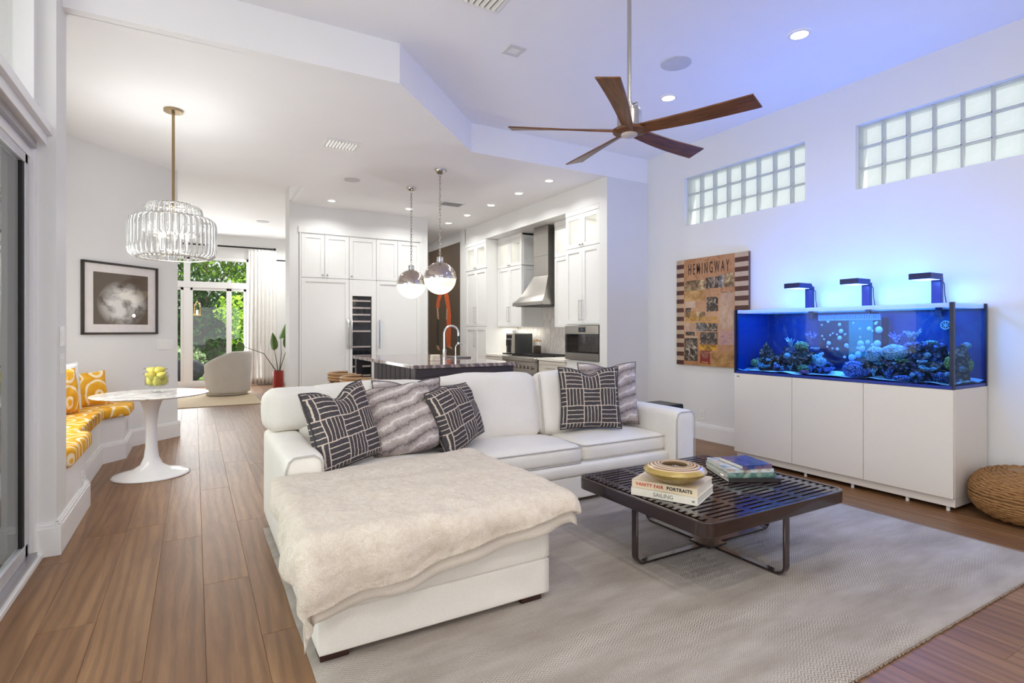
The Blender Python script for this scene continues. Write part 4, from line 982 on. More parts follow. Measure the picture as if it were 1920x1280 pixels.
pl = ['pear at the bottom centre of the glass bowl', 'pear at the bottom of the bowl on the garden door side', 'pear at the bottom of the bowl on the bench side', 'pear at the bottom of the bowl facing the camera', 'pear at the bottom back of the bowl', 'pear in the middle layer facing the sofa', 'pear in the middle layer facing the bench', 'pear in the middle layer at the back of the bowl', 'pear lying on top of the pile on the garden door side', 'pear lying on top of the pile on the bench side']
proto_p = None
for (p, tilt, yaw), lab in zip(pears, pl):
    if proto_p is None:
        proto_p = thing('pear', lab, 'pear', (0, 0, 0), 0, 'pears in the glass bowl'); a, b = pear_mesh(Matrix.Identity(4)); a.build('fruit', pm_, proto_p, smooth=180); b.build('stem', stem_m, proto_p, smooth=180); o = proto_p
    else: o = copy_tree(proto_p, lab)
    Rm = R(yaw, 'Z') @ R(tilt, 'Y'); ctr = Rm @ Vector((0, 0, .04))
    o.location = (Vector((-.30, 5.96, .7248))+Vector(p)+Vector((0, 0, .035))-ctr); o.rotation_euler = Rm.to_euler()
# framed cloud picture on the slanted wall: along d=(1,1)/sqrt2, facing n=(1,-1)/sqrt2
dv = Vector((.70711, .70711, 0)); nv = Vector((.70711, -.70711, 0)); W0 = Vector((-.18, 7.86, 0))
def SW(s_, z, out=0.): return W0+dv*s_+nv*out+Vector((0, 0, z))
MW = lambda s_, z, out=0: Matrix.Translation(SW(s_, z, out)) @ Matrix(((dv.x, nv.x, 0, 0), (dv.y, nv.y, 0, 0), (0, 0, 1, 0), (0, 0, 0, 1)))
def cloud_art():
    g = G('cloud_photograph'); co = g.coord('UV'); n1 = g.noise(3.1, g.n('Mapping', {0: co, 1: (3.7, 1.9, 0)}).outputs[0], 9, .6, .5); gr = g.math('SUBTRACT', 1., g.math('MULTIPLY', g.n('VectorMath', {0: co, 1: (.52, .40, 0)}, operation='DISTANCE').outputs['Value'], 1.9))
    f = g.math('MULTIPLY', g.ramp(n1, (.36, (0, 0, 0, 1)), (.54, (1, 1, 1, 1))), g.ramp(gr, (.1, (0, 0, 0, 1)), (.55, (1, 1, 1, 1))))
    g.set(color=g.mix(f, srgb(82, 64, 46), srgb(236, 234, 230)), rough=.4); return g.m
pf = thing('framed_picture', 'dark framed picture of a white cloud with pale mat on the slanted nook wall', 'picture', tuple(SW(-.73, 1.63, .02)))
cx, cz, hw, hh = -.732, 1.629, .437, .383
def fr_box(name, s0, s1, z0, z1, o0, o1, m, par=pf, **k):
    return MB().box(s0, s1, o0, o1, z0, z1, MW(0, 0)).build(name, m, par, **k)
frm = mat('ebony_frame', (44, 36, 30), .4, var=.15)
fb = MB()
for a in ((cx-hw, cx+hw, cz+hh-.022, cz+hh), (cx-hw, cx+hw, cz-hh, cz-hh+.022), (cx-hw, cx-hw+.022, cz-hh, cz+hh), (cx+hw-.022, cx+hw, cz-hh, cz+hh)): fb.box(a[0], a[1], .001, .03, a[2], a[3], MW(0, 0))
fb.build('frame', frm, pf, bevel=.002)
fr_box('mat_board', cx-hw+.02, cx+hw-.02, cz-hh+.02, cz+hh-.02, .002, .012, mat('mat_board', (240, 233, 231), .8))
MB().add([MW(0, 0) @ Vector(p) for p in ((cx-.315, .0135, cz-.275), (cx+.315, .0135, cz-.275), (cx+.315, .0135, cz+.275), (cx-.315, .0135, cz+.275))], [(0, 1, 2, 3)], [(0, 0), (1, 0), (1, 1), (0, 1)]).build('photograph', cloud_art(), pf)
fr_box('glazing', cx-hw+.022, cx+hw-.022, cz-hh+.022, cz+hh-.022, .017, .019, glass('picture_glass', (1, 1, 1), .9))
outlet('wide white four-gang switch plate on the slanted wall right of the framed picture', tuple(SW(-.175, 1.12)), tuple(nv), w=.215, h=.118, rock=True, gang=4)
outlet('white switch plate on the pillar beside the sliding door, upper of two', (-.69, 4.19, 1.255), (1, 0, 0), w=.11, h=.118, rock=True, gang=2)
outlet('white switch plate on the pillar beside the sliding door, lower of two', (-.69, 4.19, 1.09), (1, 0, 0), w=.11, h=.118, rock=True, gang=2)
# ---- glass rod chandelier
ch = thing('chandelier', 'two-tier clear glass rod chandelier on a brass stem over the marble table', 'chandelier', (-.163, 5.69, ZK))
CX, CY = -.163, 5.69
MB().cyl((CX, CY, ZK-.022), (CX, CY, ZK), .075, 32).build('canopy', brass_m, ch, smooth=30, bevel=.002)
MB().cyl((CX, CY, 2.38), (CX, CY, ZK-.02), .012, 12).build('stem', brass_m, ch, smooth=30)
gm = G('glass_rod'); gm.t.nodes.remove(gm.b)
_t = gm.n('BsdfTransparent', {0: (.94, .94, .94, 1)}); _g = gm.n('BsdfGlossy', {'Roughness': .06}); _d = gm.n('BsdfTranslucent', {0: (.5, .5, .49, 1)}); _df = gm.n('BsdfDiffuse', {0: (.5, .5, .5, 1)})
_lw = gm.n('LayerWeight', {0: .35}); _m1 = gm.n('MixShader', {0: .5, 1: _d.outputs[0], 2: _df.outputs[0]}); _m2 = gm.n('MixShader', {0: .55, 1: _t.outputs[0], 2: _m1.outputs[0]}); _m3 = gm.n('MixShader', {0: _lw.outputs[1], 1: _m2.outputs[0], 2: _g.outputs[0]})
gm.l(_m3.outputs[0], gm.out.inputs[0]); rod_m = gm.m
def rods(n, rad, z0, z1, name, bend):
    first = None
    for i in range(n):
        a = 2*PI*i/n
        if first is None:
            pts = [(rad-bend, 0, z1), (rad-bend*.45, 0, z1-.012), (rad-.008, 0, z1-.035), (rad, 0, z1-.075), (rad, 0, z0+.075), (rad-.008, 0, z0+.035), (rad-bend*.45, 0, z0+.012), (rad-bend, 0, z0)]
            mb = MB().tube(pts, .0105, 8, flat=.75); xf(mb, T(CX, CY, 0)); first = mb.build('glass_rod', rod_m, ch, smooth=180); o = first
        else: o = first.copy(); COL.objects.link(o); o.parent = ch
        o.rotation_euler = (0, 0, a)
        # rods share one mesh given about the stem, so turning them about the parent origin sets them round the ring
rods(44, .335, 1.925, 2.285, 'outer', .075)
rods(34, .225, 2.12, 2.395, 'inner', .07)
fm = MB()
for r_, z in ((.262, 1.925), (.262, 2.284), (.157, 2.392)): fm.tube([(CX+r_*cos(a*PI/24), CY+r_*sin(a*PI/24), z) for a in range(48)], .006, 6, True)
for k in range(3):
    a = k*2*PI/3; fm.tube([(CX, CY, 2.388), (CX+.157*cos(a), CY+.157*sin(a), 2.392)], .004, 5); fm.tube([(CX+.157*cos(a), CY+.157*sin(a), 2.392), (CX+.262*cos(a), CY+.262*sin(a), 2.284)], .004, 5); fm.tube([(CX, CY, 1.99), (CX+.262*cos(a), CY+.262*sin(a), 1.925)], .004, 5)
fm.cyl((CX, CY, 1.98), (CX, CY, 2.40), .008, 8); fm.build('ring_frame', mat('pale_metal', (205, 200, 190), .3, .7), ch, smooth=180)
bulb_m = emis('candle_bulb', (255, 232, 190), 5)
for k in range(5):
    a = k*2*PI/5+.3; x, y = CX+.11*cos(a), CY+.11*sin(a)
    s_ = MB().cyl((x, y, 2.0), (x, y, 2.09), .010, 10).tube([(CX, CY, 1.99), (x, y, 2.0)], .004, 5).build('candle_sleeve', white_pl, ch, smooth=40)
    MB().lathe([(.008, 0), (.016, .018), (.012, .04), (.002, .065)], 12, T(x, y, 2.09)).build('bulb', bulb_m, s_, smooth=180)
light('chandelier_light', 'POINT', (CX, CY, 2.17), 17, (1, .985, .96), shadow_soft_size=.09)

# ================================================================ kitchen
def hbar(name, p, q, off, m, parent, r=.007, st=.04):
    """square-ended bar pull between p and q standing off along vector off"""
    p, q, off = Vector(p), Vector(q), Vector(off); d = (q-p).normalized()
    mb = MB().tube([p+off, q+off], r, 4); e = off.normalized()
    for k in (p+d*st, q-d*st): mb.tube([k+e*.001, k+off], r*.8, 4)
    return mb.build(name, m, parent, bevel=.0015, seg=1)
def shaker_y(x0, x1, z0, z1, y, parent, name='door', m=cab_m, rail=.06, t=.02, glazed=False, depth=.012):
    """shaker door in a plane y = const facing -y"""
    mb = MB().box(x0, x0+rail, y-t, y, z0, z1).box(x1-rail, x1, y-t, y, z0, z1).box(x0+rail, x1-rail, y-t, y, z0, z0+rail).box(x0+rail, x1-rail, y-t, y, z1-rail, z1)
    if not glazed: mb.box(x0+rail, x1-rail, y-t+depth, y, z0+rail, z1-rail)
    return mb.build(name, m, parent, bevel=.0015, seg=1)
def shaker_x(y0, y1, z0, z1, x, parent, name='door', m=cab_m, rail=.06, t=.02, glazed=False):
    mb = MB().box(x, x+t, y0, y0+rail, z0, z1).box(x, x+t, y1-rail, y1, z0, z1).box(x, x+t, y0+rail, y1-rail, z0, z0+rail).box(x, x+t, y0+rail, y1-rail, z1-rail, z1)
    if not glazed: mb.box(x+.012, x+t, y0+rail, y1-rail, z0+rail, z1-rail)
    d = mb.build(name, m, parent, bevel=.0015, seg=1)
    if glazed:
        MB().box(x+.010, x+.013, y0+rail, y1-rail, z0+rail, z1-rail).build('pane', glass_m, d)
    return d
PYF = 9.0
pc = thing('pantry_cabinet', 'white floor-to-soffit pantry cabinet with five shaker doors over two tall panel doors', 'cabinet', (2.4, 9.3, 0))
MB().box(1.405, 3.40, 9.02, 9.58, 2.80, 2.895).box(1.405, 3.40, 9.05, 9.58, .0, 2.80).build('carcass', cab_m, pc)
MB().box(1.39, 3.41, 8.995, 9.02, 2.81, 2.91).box(1.405, 1.43, 9.0, 9.05, 0, 2.81).box(3.375, 3.40, 9.0, 9.05, 0, 2.81).build('face_trim', cab_m, pc, bevel=.003)
xs = [1.43, 1.782, 2.165, 2.608, 2.974, 3.375]
for i in range(5):
    d = shaker_y(xs[i]+.003, xs[i+1]-.003, 2.118, 2.795, 9.02, pc)
    kx = (xs[i+1]-.035) if i == 0 else xs[i]+.035
    if i < 3: MB().cyl((kx, 9.0, 2.16), (kx, 8.985, 2.16), .006, 8).box(kx-.012, kx+.012, 8.972, 8.985, 2.148, 2.172).build('knob', nickel_m, d, bevel=.002)
dl = shaker_y(1.4325, 2.1625, .09, 2.112, 9.02, pc, 'tall_door'); hbar('bar_handle', (2.135, 9.0, .99), (2.135, 9.0, 1.46), (0, -.055, 0), chrome_m, dl, .014)
dr = shaker_y(2.6105, 3.3725, .09, 2.112, 9.02, pc, 'tall_door'); hbar('bar_handle', (2.645, 9.0, .99), (2.645, 9.0, 1.46), (0, -.055, 0), chrome_m, dr, .014)
MB().box(1.43, 3.375, 9.03, 9.05, 0, .085).build('toe_kick', cab_m, pc)
wc = thing('wine_cooler', 'tall built-in wine cooler with glass door and pale shelf fronts in the pantry wall', 'wine cooler', (2.385, 9.0, .09))
m = MB()
z0, z1 = .09, 2.112
m.box(2.168, 2.215, 8.998, 9.02, z0, z1).box(2.528, 2.606, 8.998, 9.02, z0, z1).box(2.215, 2.528, 8.998, 9.02, 1.848, z1).box(2.215, 2.528, 8.998, 9.02, z0, .34)
wd = m.build('door_frame', cab_m, wc, bevel=.0015)
hbar('bar_handle', (2.192, 8.998, .99), (2.192, 8.998, 1.46), (0, -.055, 0), chrome_m, wd, .014)
MB().box(2.213, 2.53, 9.004, 9.010, .34, 1.85).build('pane', glass('cooler_glass', (.9, .9, .93), 1.0), wd)
MB().box(2.21, 2.53, 9.0455, 9.0495, .34, 1.85).box(2.21, 2.216, 9.018, 9.049, .34, 1.85).box(2.524, 2.53, 9.018, 9.049, .34, 1.85).build('interior', dark_m, wc)
ws_m = mat('shelf_steel', (226, 214, 196), .35, .2); bot_m = mat('bottle_glass', (30, 40, 44), .15, var=.3, scale=6)
for z in (1.77, 1.655, 1.545, 1.435, 1.275, 1.02, .875, .70, .55):
    MB().box(2.22, 2.515, 9.014, 9.03, z-.014, z+.014).build('shelf', ws_m, wc, bevel=.002)
for z in (1.67, 1.56, 1.45, 1.29, 1.035, .89):
    for k in range(3):
        xx = 2.265+k*.1
        b = MB().cyl((xx, 9.032, z+.034), (xx, 9.044, z+.034), .034, 14).build('wine_bottle', bot_m, None, smooth=30)
        tag(b, 'dark wine bottle lying end-on on a shelf of the wine cooler', 'bottle', 'bottles lying in the wine cooler')
# ---- right-hand run on plane x = 4.51
XK = 4.51
def led(y0, y1, x0, x1, z, e):
    light('cabinet_light', 'AREA', ((x0+x1)/2, (y0+y1)/2, z), e, (1, .96, .86), shape='RECTANGLE', size=max(.05, (x1-x0)*.7), size_y=max(.05, (y1-y0)*.7))
def tallcab(label, y0, y1, doors, zt, with_oven=False):
    t = thing('tall_cabinet', label, 'cabinet', (4.8, (y0+y1)/2, 0)); X = XK+.004
    mb = MB()
    # open shell so the lit top compartment is real
    mb.box(X+.02, XW-.01, y0+.001, y0+.02, 2.40, 2.925).box(X+.02, XW-.01, y1-.02, y1-.001, 2.40, 2.925).box(XW-.03, XW-.01, y0, y1, 2.40, 2.925).box(X+.02, XW-.01, y0, y1, 2.40, 2.43).box(X+.02, XW-.01, y0, y1, 2.89, 2.925)
    mb.box(X+.02, XW-.01, y0+.001, y1-.001, 0, .88 if with_oven else 2.40)
    if with_oven: mb.box(X+.02, XW-.01, y0+.001, y1-.001, 1.36, 2.40).box(XW-.2, XW-.01, y0+.001, y1-.001, .88, 1.36)
    mb.build('carcass', cab_m, t)
    MB().box(X-.006, X+.02, y0, y1, 2.865, 2.93).build('crown_strip', cab_m, t, bevel=.003)
    ym = (y0+y1)/2
    for a, b, ky in ((y0+.003, ym-.0015, ym-.03), (ym+.0015, y1-.003, ym+.03)):
        d = shaker_x(a, b, 2.415, 2.862, X, t, 'glass_door', glazed=True)
        MB().cyl((X, ky, 2.445), (X-.016, ky, 2.445), .005, 8).cyl((X-.014, ky, 2.445), (X-.022, ky, 2.445), .012, 10).build('knob', nickel_m, d, smooth=30)
        for (z0, z1, hz) in doors:
            d = shaker_x(a, b, z0, z1, X, t)
            if hz: hbar('bar_handle', (X, ky, hz[0]), (X, ky, hz[1]), (-.032, 0, 0), nickel_m, d, .006, .012)
    led(y0, y1, X+.05, XW-.05, 2.885, 1.7)
    return t
tallcab('tall white cabinet with lit glass top doors holding the wall oven', 5.552, 6.30, [(1.375, 2.408, (1.42, 1.70)), (.10, .80, (.48, .76))], 2.93, True)
tallcab('tall white pantry cupboard with lit glass top doors beside the kitchen passage', 8.735, 9.58, [(1.365, 2.40, (1.42, 1.72)), (.10, 1.355, (.98, 1.30))], 2.93)
ov = thing('wall_oven', 'stainless built-in wall oven with black glass door in the tall cabinet', 'oven', (4.55, 5.926, .88))
X = XK
MB().box(X-.004, X+.40, 5.56, 6.292, .887, 1.352).build('body', mat('oven_cavity', (30, 30, 32), .4), ov)
MB().box(X-.012, X-.003, 5.56, 6.292, 1.24, 1.352).build('control_panel', steel_m, ov, bevel=.001)
MB().box(X-.0135, X-.011, 5.83, 5.98, 1.265, 1.33).build('display', black_m, ov)
MB().box(X-.0145, X-.013, 5.87, 5.94, 1.283, 1.312).build('screen', mat('screen_glow', (70, 84, 100), .2), ov)
mb = MB().box(X-.012, X-.003, 5.56, 6.292, .985, 1.236); od = mb.build('door', mat('oven_black_glass', (24, 22, 22), .06, coat=.5), ov, bevel=.001)
MB().box(X-.0128, X-.0118, 5.64, 6.20, 1.02, 1.20).build('window', mat('oven_window', (44, 40, 38), .05), od)
MB().box(X-.012, X-.003, 5.56, 6.292, .887, .982).build('lower_panel', steel_m, ov, bevel=.001)
# soffit recess: shallower wall cabinets either side of the hood
XR = 4.75
def wallcab(label, y0, y1, n, zb, side):
    t = thing('wall_cabinet', label, 'cabinet', (5.0, (y0+y1)/2, zb)); X = XR
    mb = MB().box(X+.02, XW-.005, y0, y0+.018, 2.385, 2.925).box(X+.02, XW-.005, y1-.018, y1, 2.385, 2.925).box(XW-.02, XW-.005, y0, y1, 2.385, 2.925).box(X+.02, XW-.005, y0, y1, 2.375, 2.405).box(X+.02, XW-.005, y0, y1, 2.90, 2.925).box(X+.02, XW-.005, y0, y1, zb, 2.38)
    mb.build('carcass', cab_m, t, bevel=.001)
    MB().box(X-.004, X+.02, y0, y1, 2.86, 2.93).build('crown_strip', cab_m, t, bevel=.003)
    # shaker end panel on the hood side
    yy = y0-.002 if side < 0 else y1+.002; e = .006*side
    for za, zb_ in ((zb, 2.375), (2.39, 2.90)):
        MB().box(X+.03, X+.08, min(yy, yy+e), max(yy, yy+e), za, zb_).box(XW-.06, XW-.01, min(yy, yy+e), max(yy, yy+e), za, zb_).box(X+.08, XW-.06, min(yy, yy+e), max(yy, yy+e), za, za+.05).box(X+.08, XW-.06, min(yy, yy+e), max(yy, yy+e), zb_-.05, zb_).build('end_panel', cab_m, t, bevel=.001, seg=1)
    w = (y1-y0)/n
    for i in range(n):
        a, b = y0+i*w+.002, y0+(i+1)*w-.002
        ky = (y0+y1)/2+(-.03 if i == 0 else .03) if n == 2 else y0+.03
        d = shaker_x(a, b, 2.395, 2.857, X, t, 'glass_door', glazed=True, rail=.055)
        MB().cyl((X, ky, 2.42), (X-.02, ky, 2.42), .010, 8).build('knob', nickel_m, d, smooth=30)
        d = shaker_x(a, b, zb+.005, 2.388, X, t, rail=.055)
        if n == 2: hbar('bar_handle', (X, ky, 1.43), (X, ky, 1.70), (-.032, 0, 0), nickel_m, d, .006, .012)
    led(y0, y1, X+.05, XW-.05, 2.895, 1.3)
    light('under_cabinet_light', 'AREA', (4.98, (y0+y1)/2, zb-.008), 2.2, (1, .95, .84), shape='RECTANGLE', size=.25, size_y=y1-y0-.1)
    return t
wallcab('white wall cabinet with lit glass top on the far side of the range hood', 7.895, 8.73, 2, 1.35, -1)
wallcab('narrow white wall cabinet with lit glass top between the hood and the oven cabinet', 6.305, 6.92, 1, 1.335, 1)
# range hood
hd = thing('range_hood', 'stainless steel chimney hood on the tiled wall above the range', 'range hood', (4.95, 7.42, 1.7))
ya, yb = 6.97, 7.87
MB().box(4.74, XW-.004, 7.08, 7.50, 2.15, 2.925).build('chimney', steel_m, hd, bevel=.003)
MB().box(4.739, 4.741, 7.08, 7.50, 2.46, 2.466).build('chimney_seam', mat('seam_grey', (120, 118, 114), .4, 1), hd)
cn = [(4.56, ya, 1.685), (4.56, yb, 1.685), (XW-.004, yb, 1.685), (XW-.004, ya, 1.685)]
c2_ = [(4.56, ya, 1.735), (4.56, yb, 1.735), (XW-.004, yb, 1.735), (XW-.004, ya, 1.735)]
tp = [(4.74, 7.08, 2.15), (4.74, 7.50, 2.15), (XW-.004, 7.50, 2.15), (XW-.004, 7.08, 2.15)]
mb = MB(); rows = [cn, c2_]
for k in range(1, 9):
    t = k/8; e = t**.72
    rows.append([tuple(c2_[i][j]+(tp[i][j]-c2_[i][j])*(e if j != 2 else t**1.0) for j in range(3)) for i in range(4)])
vs = [p for r_ in rows for p in r_]
fs = [(k*4+i, k*4+(i+1) % 4, (k+1)*4+(i+1) % 4, (k+1)*4+i) for k in range(len(rows)-1) for i in range(4)]+[(3, 2, 1, 0)]
fs = [f[::-1] for f in fs]
mb.add(vs, fs).build('canopy', steel_m, hd, smooth=30)
MB().box(4.60, XW-.06, ya+.04, yb-.04, 1.676, 1.684).build('filter', mat('hood_filter', (60, 58, 56), .4, .8), hd)
# tiled splash wall
tiles = MB(); tb = random.Random(3)
for i in range(58):
    y = 6.31+i*.0417
    if y+.039 > 8.73: break
    z = .90-.20*tb.random()
    while z < 1.75:
        za, zb = max(.885, z+.002), min(1.75, z+.198)
        if zb-za > .02: tiles.box(XW-.012-.003*tb.random(), XW-.002, y+.0015, y+.0402, za, zb)
        z += .20
def tile_mat():
    g = G('glazed_tile'); n1 = g.noise(7., g.coord('Object', (1, 9, 1.2)), 2); g.set(color=g.ramp(n1, (.35, srgb(214, 206, 200)), (.65, srgb(246, 244, 240))), rough=.12, spec=.5); return g.m
ts = thing('tiled_splashback', 'white vertical glazed tile splashback behind the range', 'tiles', (XW, 7.5, .885))
tiles.build('tile', tile_mat(), ts, kind='stuff'); MB().box(XW-.008, XW-.0005, 6.31, 8.73, .885, 1.75).build('grout', mat('tile_grout', (196, 190, 184), .8), ts)
outlet('pair of white outlets on the tiled splashback right of the jar', (XW-.0155, 6.86, 1.06), (-1, 0, 0), w=.115, h=.115, gang=2)
# base cabinets and counters
def basecab(label, y0, y1):
    t = thing('base_cabinet', label, 'cabinet', (4.8, (y0+y1)/2, 0)); X = XK
    MB().box(X+.02, XW-.004, y0, y1, .09, .838).build('carcass', cream_m, t); MB().box(X+.08, XW-.01, y0, y1, 0, .09).build('toe_kick', cream_m, t)
    for z0, z1 in ((.635, .832), (.36, .628), (.095, .353)):
        d = shaker_x(y0+.004, y1-.004, z0, z1, X, t, 'drawer', cream_m, rail=.045)
        hbar('bar_handle', (X, (y0+y1)/2-.12, (z0+z1)/2), (X, (y0+y1)/2+.12, (z0+z1)/2), (-.032, 0, 0), nickel_m, d, .006, .02)
    return t
basecab('cream white drawer cabinet between the range and the oven cabinet', 6.306, 7.0)
basecab('cream white drawer cabinet under the coffee machine', 7.99, 8.73)
cq = mat('pale_quartz', (240, 236, 228), .2)
tag(B(XK-.02, XW-.003, 6.304, 7.005, .840, .876).build('countertop', cq, bevel=.003), 'short white countertop right of the range', 'countertop')
tag(B(XK-.02, XW-.003, 7.985, 8.732, .840, .876).build('countertop', cq, bevel=.003), 'short white countertop under the coffee machine', 'countertop')
rg = thing('range_cooker', 'wide stainless range with black grates and round knobs', 'stove', (4.83, 7.495, 0))
MB().box(4.50, XW-.006, 7.01, 7.98, .08, .86).build('body', steel_m, rg, bevel=.003)
MB().box(4.42, 4.62, 7.01, 7.98, .80, .872).build('front_rail', steel_m, rg, bevel=.012)
MB().box(4.46, 4.50, 7.012, 7.978, .63, .80).build('control_panel', steel_m, rg, bevel=.004)
MB().box(4.47, 4.50, 7.02, 7.97, .16, .615).build('oven_door', steel_m, rg, bevel=.004)
hbar('bar_handle', (4.47, 7.08, .57), (4.47, 7.91, .57), (-.05, 0, 0), chrome_m, rg, .012)
MB().box(4.56, 5.16, 7.03, 7.96, .862, .874).build('cooktop', black_m, rg)
for x in (4.6, 4.6):
    pass
for k, y in enumerate([7.10+i*.113 for i in range(8)]):
    MB().cyl((4.46, y, .715), (4.425, y, .715), .026, 14, .022).build('knob', nickel_m, rg, smooth=30)
for k in range(3):
    ya_ = 7.04+k*.31; mb = MB()
    for i in range(5): mb.box(4.60, 5.12, ya_+.02+i*.064, ya_+.032+i*.064, .885, .905)
    for x in (4.60, 4.85, 5.10): mb.box(x, x+.016, ya_+.01, ya_+.30, .874, .900)
    mb.build('grate', mat('cast_iron', (26, 26, 28), .5), rg)
# coffee machine and jar
cmn = thing('coffee_machine', 'grey bean-to-cup coffee machine with black front on the kitchen counter', 'coffee machine', (4.85, 8.21, .877))
MB().box(4.74, 5.10, 8.10, 8.34, .878, 1.235).build('body', mat('anthracite_shell', (68, 70, 72), .35, .3), cmn, bevel=.01)
MB().box(4.70, 4.742, 8.102, 8.338, .878, 1.235).build('front', mat('machine_silver', (196, 190, 180), .3, .6), cmn, bevel=.004)
MB().box(4.665, 4.705, 8.16, 8.28, 1.02, 1.13).box(4.68, 4.705, 8.17, 8.27, .91, 1.03).build('spout', black_m, cmn, bevel=.006); MB().box(4.62, 4.74, 8.12, 8.32, .8775, .90).build('drip_tray', black_m, cmn, bevel=.003)
MB().box(4.697, 4.70, 8.13, 8.31, 1.15, 1.21).build('display', black_m, cmn)
tag(MB().box(4.80, 5.0, 8.16, 8.29, 1.2365, 1.29).build('box', white_pl, bevel=.004), 'small white box on top of the coffee machine', 'box')
jr = thing('storage_jar', 'glass jar of coffee beans with a wooden lid on the counter beside the range', 'jar', (5.0, 7.80, .877))
MJ = WM[jr.name] @ T(-.0, -.0, 0)
MB().lathe([(.072, .001), (.075, .006), (.075, .22), (.069, .225), (.068, .01), (0, .008)], 24, MJ).build('shell', glass_m, jr, smooth=40)
MB().lathe([(.066, .011), (.067, .15), (.03, .158), (0, .16)], 20, MJ).build('beans', mat('coffee_beans', (60, 38, 26), .5, var=.5, scale=120, bump=.6), jr, smooth=40); MB().lathe([(.075, .226), (.075, .245), (.015, .248), (.015, .262), (.0, .265)], 20, MJ).build('lid', mat('bamboo_lid', (200, 160, 104), .5), jr, smooth=40)
# painting on the passage wall
def paint_mat():
    g = G('dark_canvas'); co = g.coord('UV'); n1 = g.noise(3., co, 6, .65, .5); n2 = g.noise(1.2, co, 3)
    g.set(color=g.mix(g.ramp(n2, (.35, (0, 0, 0, 1)), (.7, (1, 1, 1, 1))), g.ramp(n1, (.3, srgb(74, 62, 50)), (.7, srgb(98, 84, 66))), srgb(112, 88, 62)), rough=.55); return g.m
ptg = thing('large_painting', 'tall dark brown canvas with orange brush strokes on the kitchen passage wall', 'picture', (4.55, 10.7, 1.8))
B(4.525, 4.558, 9.86, 11.55, .50, 3.03).build('canvas', paint_mat(), ptg, bevel=.003)
org = mat('orange_paint', (236, 104, 40), .5, var=.2, scale=30); crm = mat('cream_paint', (214, 176, 140), .5, var=.3, scale=30); blk = mat('dark_green_paint', (52, 56, 46), .5, var=.3)
def stroke(pts, w, m, k):
    w *= 1.7
    mb = MB(); vs = []
    for i, (y, z) in enumerate(pts):
        ww = w*(.8+.35*noise.noise(Vector((i*.9, k, 0)))); vs += [(4.5235-.0005*k, y-ww, z), (4.5235-.0005*k, y+ww, z+.02)]
    mb.add(vs, [(2*i, 2*i+1, 2*i+3, 2*i+2) for i in range(len(pts)-1)]).build('brush_stroke', m, ptg)
stroke([(10.84, 2.14), (10.90, 2.0), (10.98, 1.9), (11.02, 1.76)], .075, org, 0); stroke([(10.60, 2.14), (10.52, 1.95), (10.44, 1.75), (10.42, 1.55)], .08, org, 1); stroke([(10.42, 1.6), (10.42, 1.35), (10.44, 1.15), (10.42, .92)], .085, org, 2)
stroke([(11.02, 1.76), (11.0, 1.62), (10.98, 1.52)], .035, crm, 1); stroke([(10.50, 1.72), (10.53, 1.5)], .02, crm, 3); stroke([(11.0, 1.5), (11.02, 1.2), (10.99, .95)], .045, blk, 0); stroke([(11.02, .95), (10.95, .86)], .05, crm, 1); stroke([(10.38, .96), (10.28, .90)], .05, crm, 3)
# ---- island
isl = thing('kitchen_island', 'dark charcoal panelled kitchen island with open knee space behind the sofa', 'kitchen island', (2.57, 6.7, 0))
isl_m = mat('charcoal_paint', (62, 55, 62), .4, var=.05)
MB().box(2.26, 3.15, 5.47, 7.92, .08, .885).build('body', isl_m, isl); MB().box(2.32, 3.10, 5.52, 7.88, 0, .08).build('toe_kick', dark_m, isl)
mb = MB().box(1.985, 3.165, 5.452, 5.475, .08, .885)
mb.build('end_panel', isl_m, isl)
MB().box(1.985, 2.07, 5.440, 5.452, .08, .885).box(3.09, 3.165, 5.440, 5.452, .08, .885).box(2.07, 3.09, 5.440, 5.452, .80, .885).box(2.07, 3.09, 5.440, 5.452, .08, .18).build('panel_frame', isl_m, isl, bevel=.003)
MB().box(2.50, 2.62, 5.436, 5.4525, .715, .785).build('outlet', dark_m, isl, bevel=.003)
MB().box(1.985, 2.07, 5.475, 5.56, .0, .885).build('post', isl_m, isl, bevel=.004); MB().box(1.985, 2.07, 7.84, 7.925, .0, .885).build('post', isl_m, isl, bevel=.004)
first = None
for i in range(12):
    y = 5.57+i*.19
    if first is None: first = MB().box(2.245, 2.26, y+.008, y+.182, .09, .885).build('board', isl_m, isl, bevel=.003); o = first; yb0 = y
    else: o = first.copy(); COL.objects.link(o); o.parent = isl; o.location = o.location+Vector((0, y-yb0, 0))
def granite():
    g = G('grey_violet_stone'); co = g.coord('Object', (1, 1, 1)); w = g.n('TexWave', {'Vector': g.n('Mapping', {0: co, 2: (0, .3, .6)}).outputs[0], 'Scale': 2.2, 'Distortion': 6., 'Detail': 4., 'Detail Scale': 1.6}).outputs[1]
    g.set(color=g.ramp(w, (.1, srgb(110, 98, 100)), (.45, srgb(150, 138, 136)), (.75, srgb(186, 172, 164)), (.95, srgb(128, 112, 116))), rough=.07, spec=.6); return g.m
tag(B(1.955, 3.195, 5.42, 7.96, .888, .926).build('countertop', granite(), bevel=.004), 'large polished grey veined stone countertop on the dark island', 'countertop')
fa = thing('kitchen_faucet', 'tall chrome gooseneck faucet on the island countertop', 'faucet', (2.655, 6.25, .926))
pts = [(2.655, 6.25, .927), (2.655, 6.25, 1.25)]+[(2.655+.085-.085*cos(a), 6.25-.02*(1-cos(a)), 1.25+.095*sin(a)) for a in [i*PI/10 for i in range(1, 11)]]+[(2.826, 6.21, 1.20)]
MB().tube(pts, .014, 10).build('spout', chrome_m, fa, smooth=60); MB().cyl((2.655, 6.25, .927), (2.655, 6.25, 1.06), .022, 16).build('base', chrome_m, fa, smooth=30)
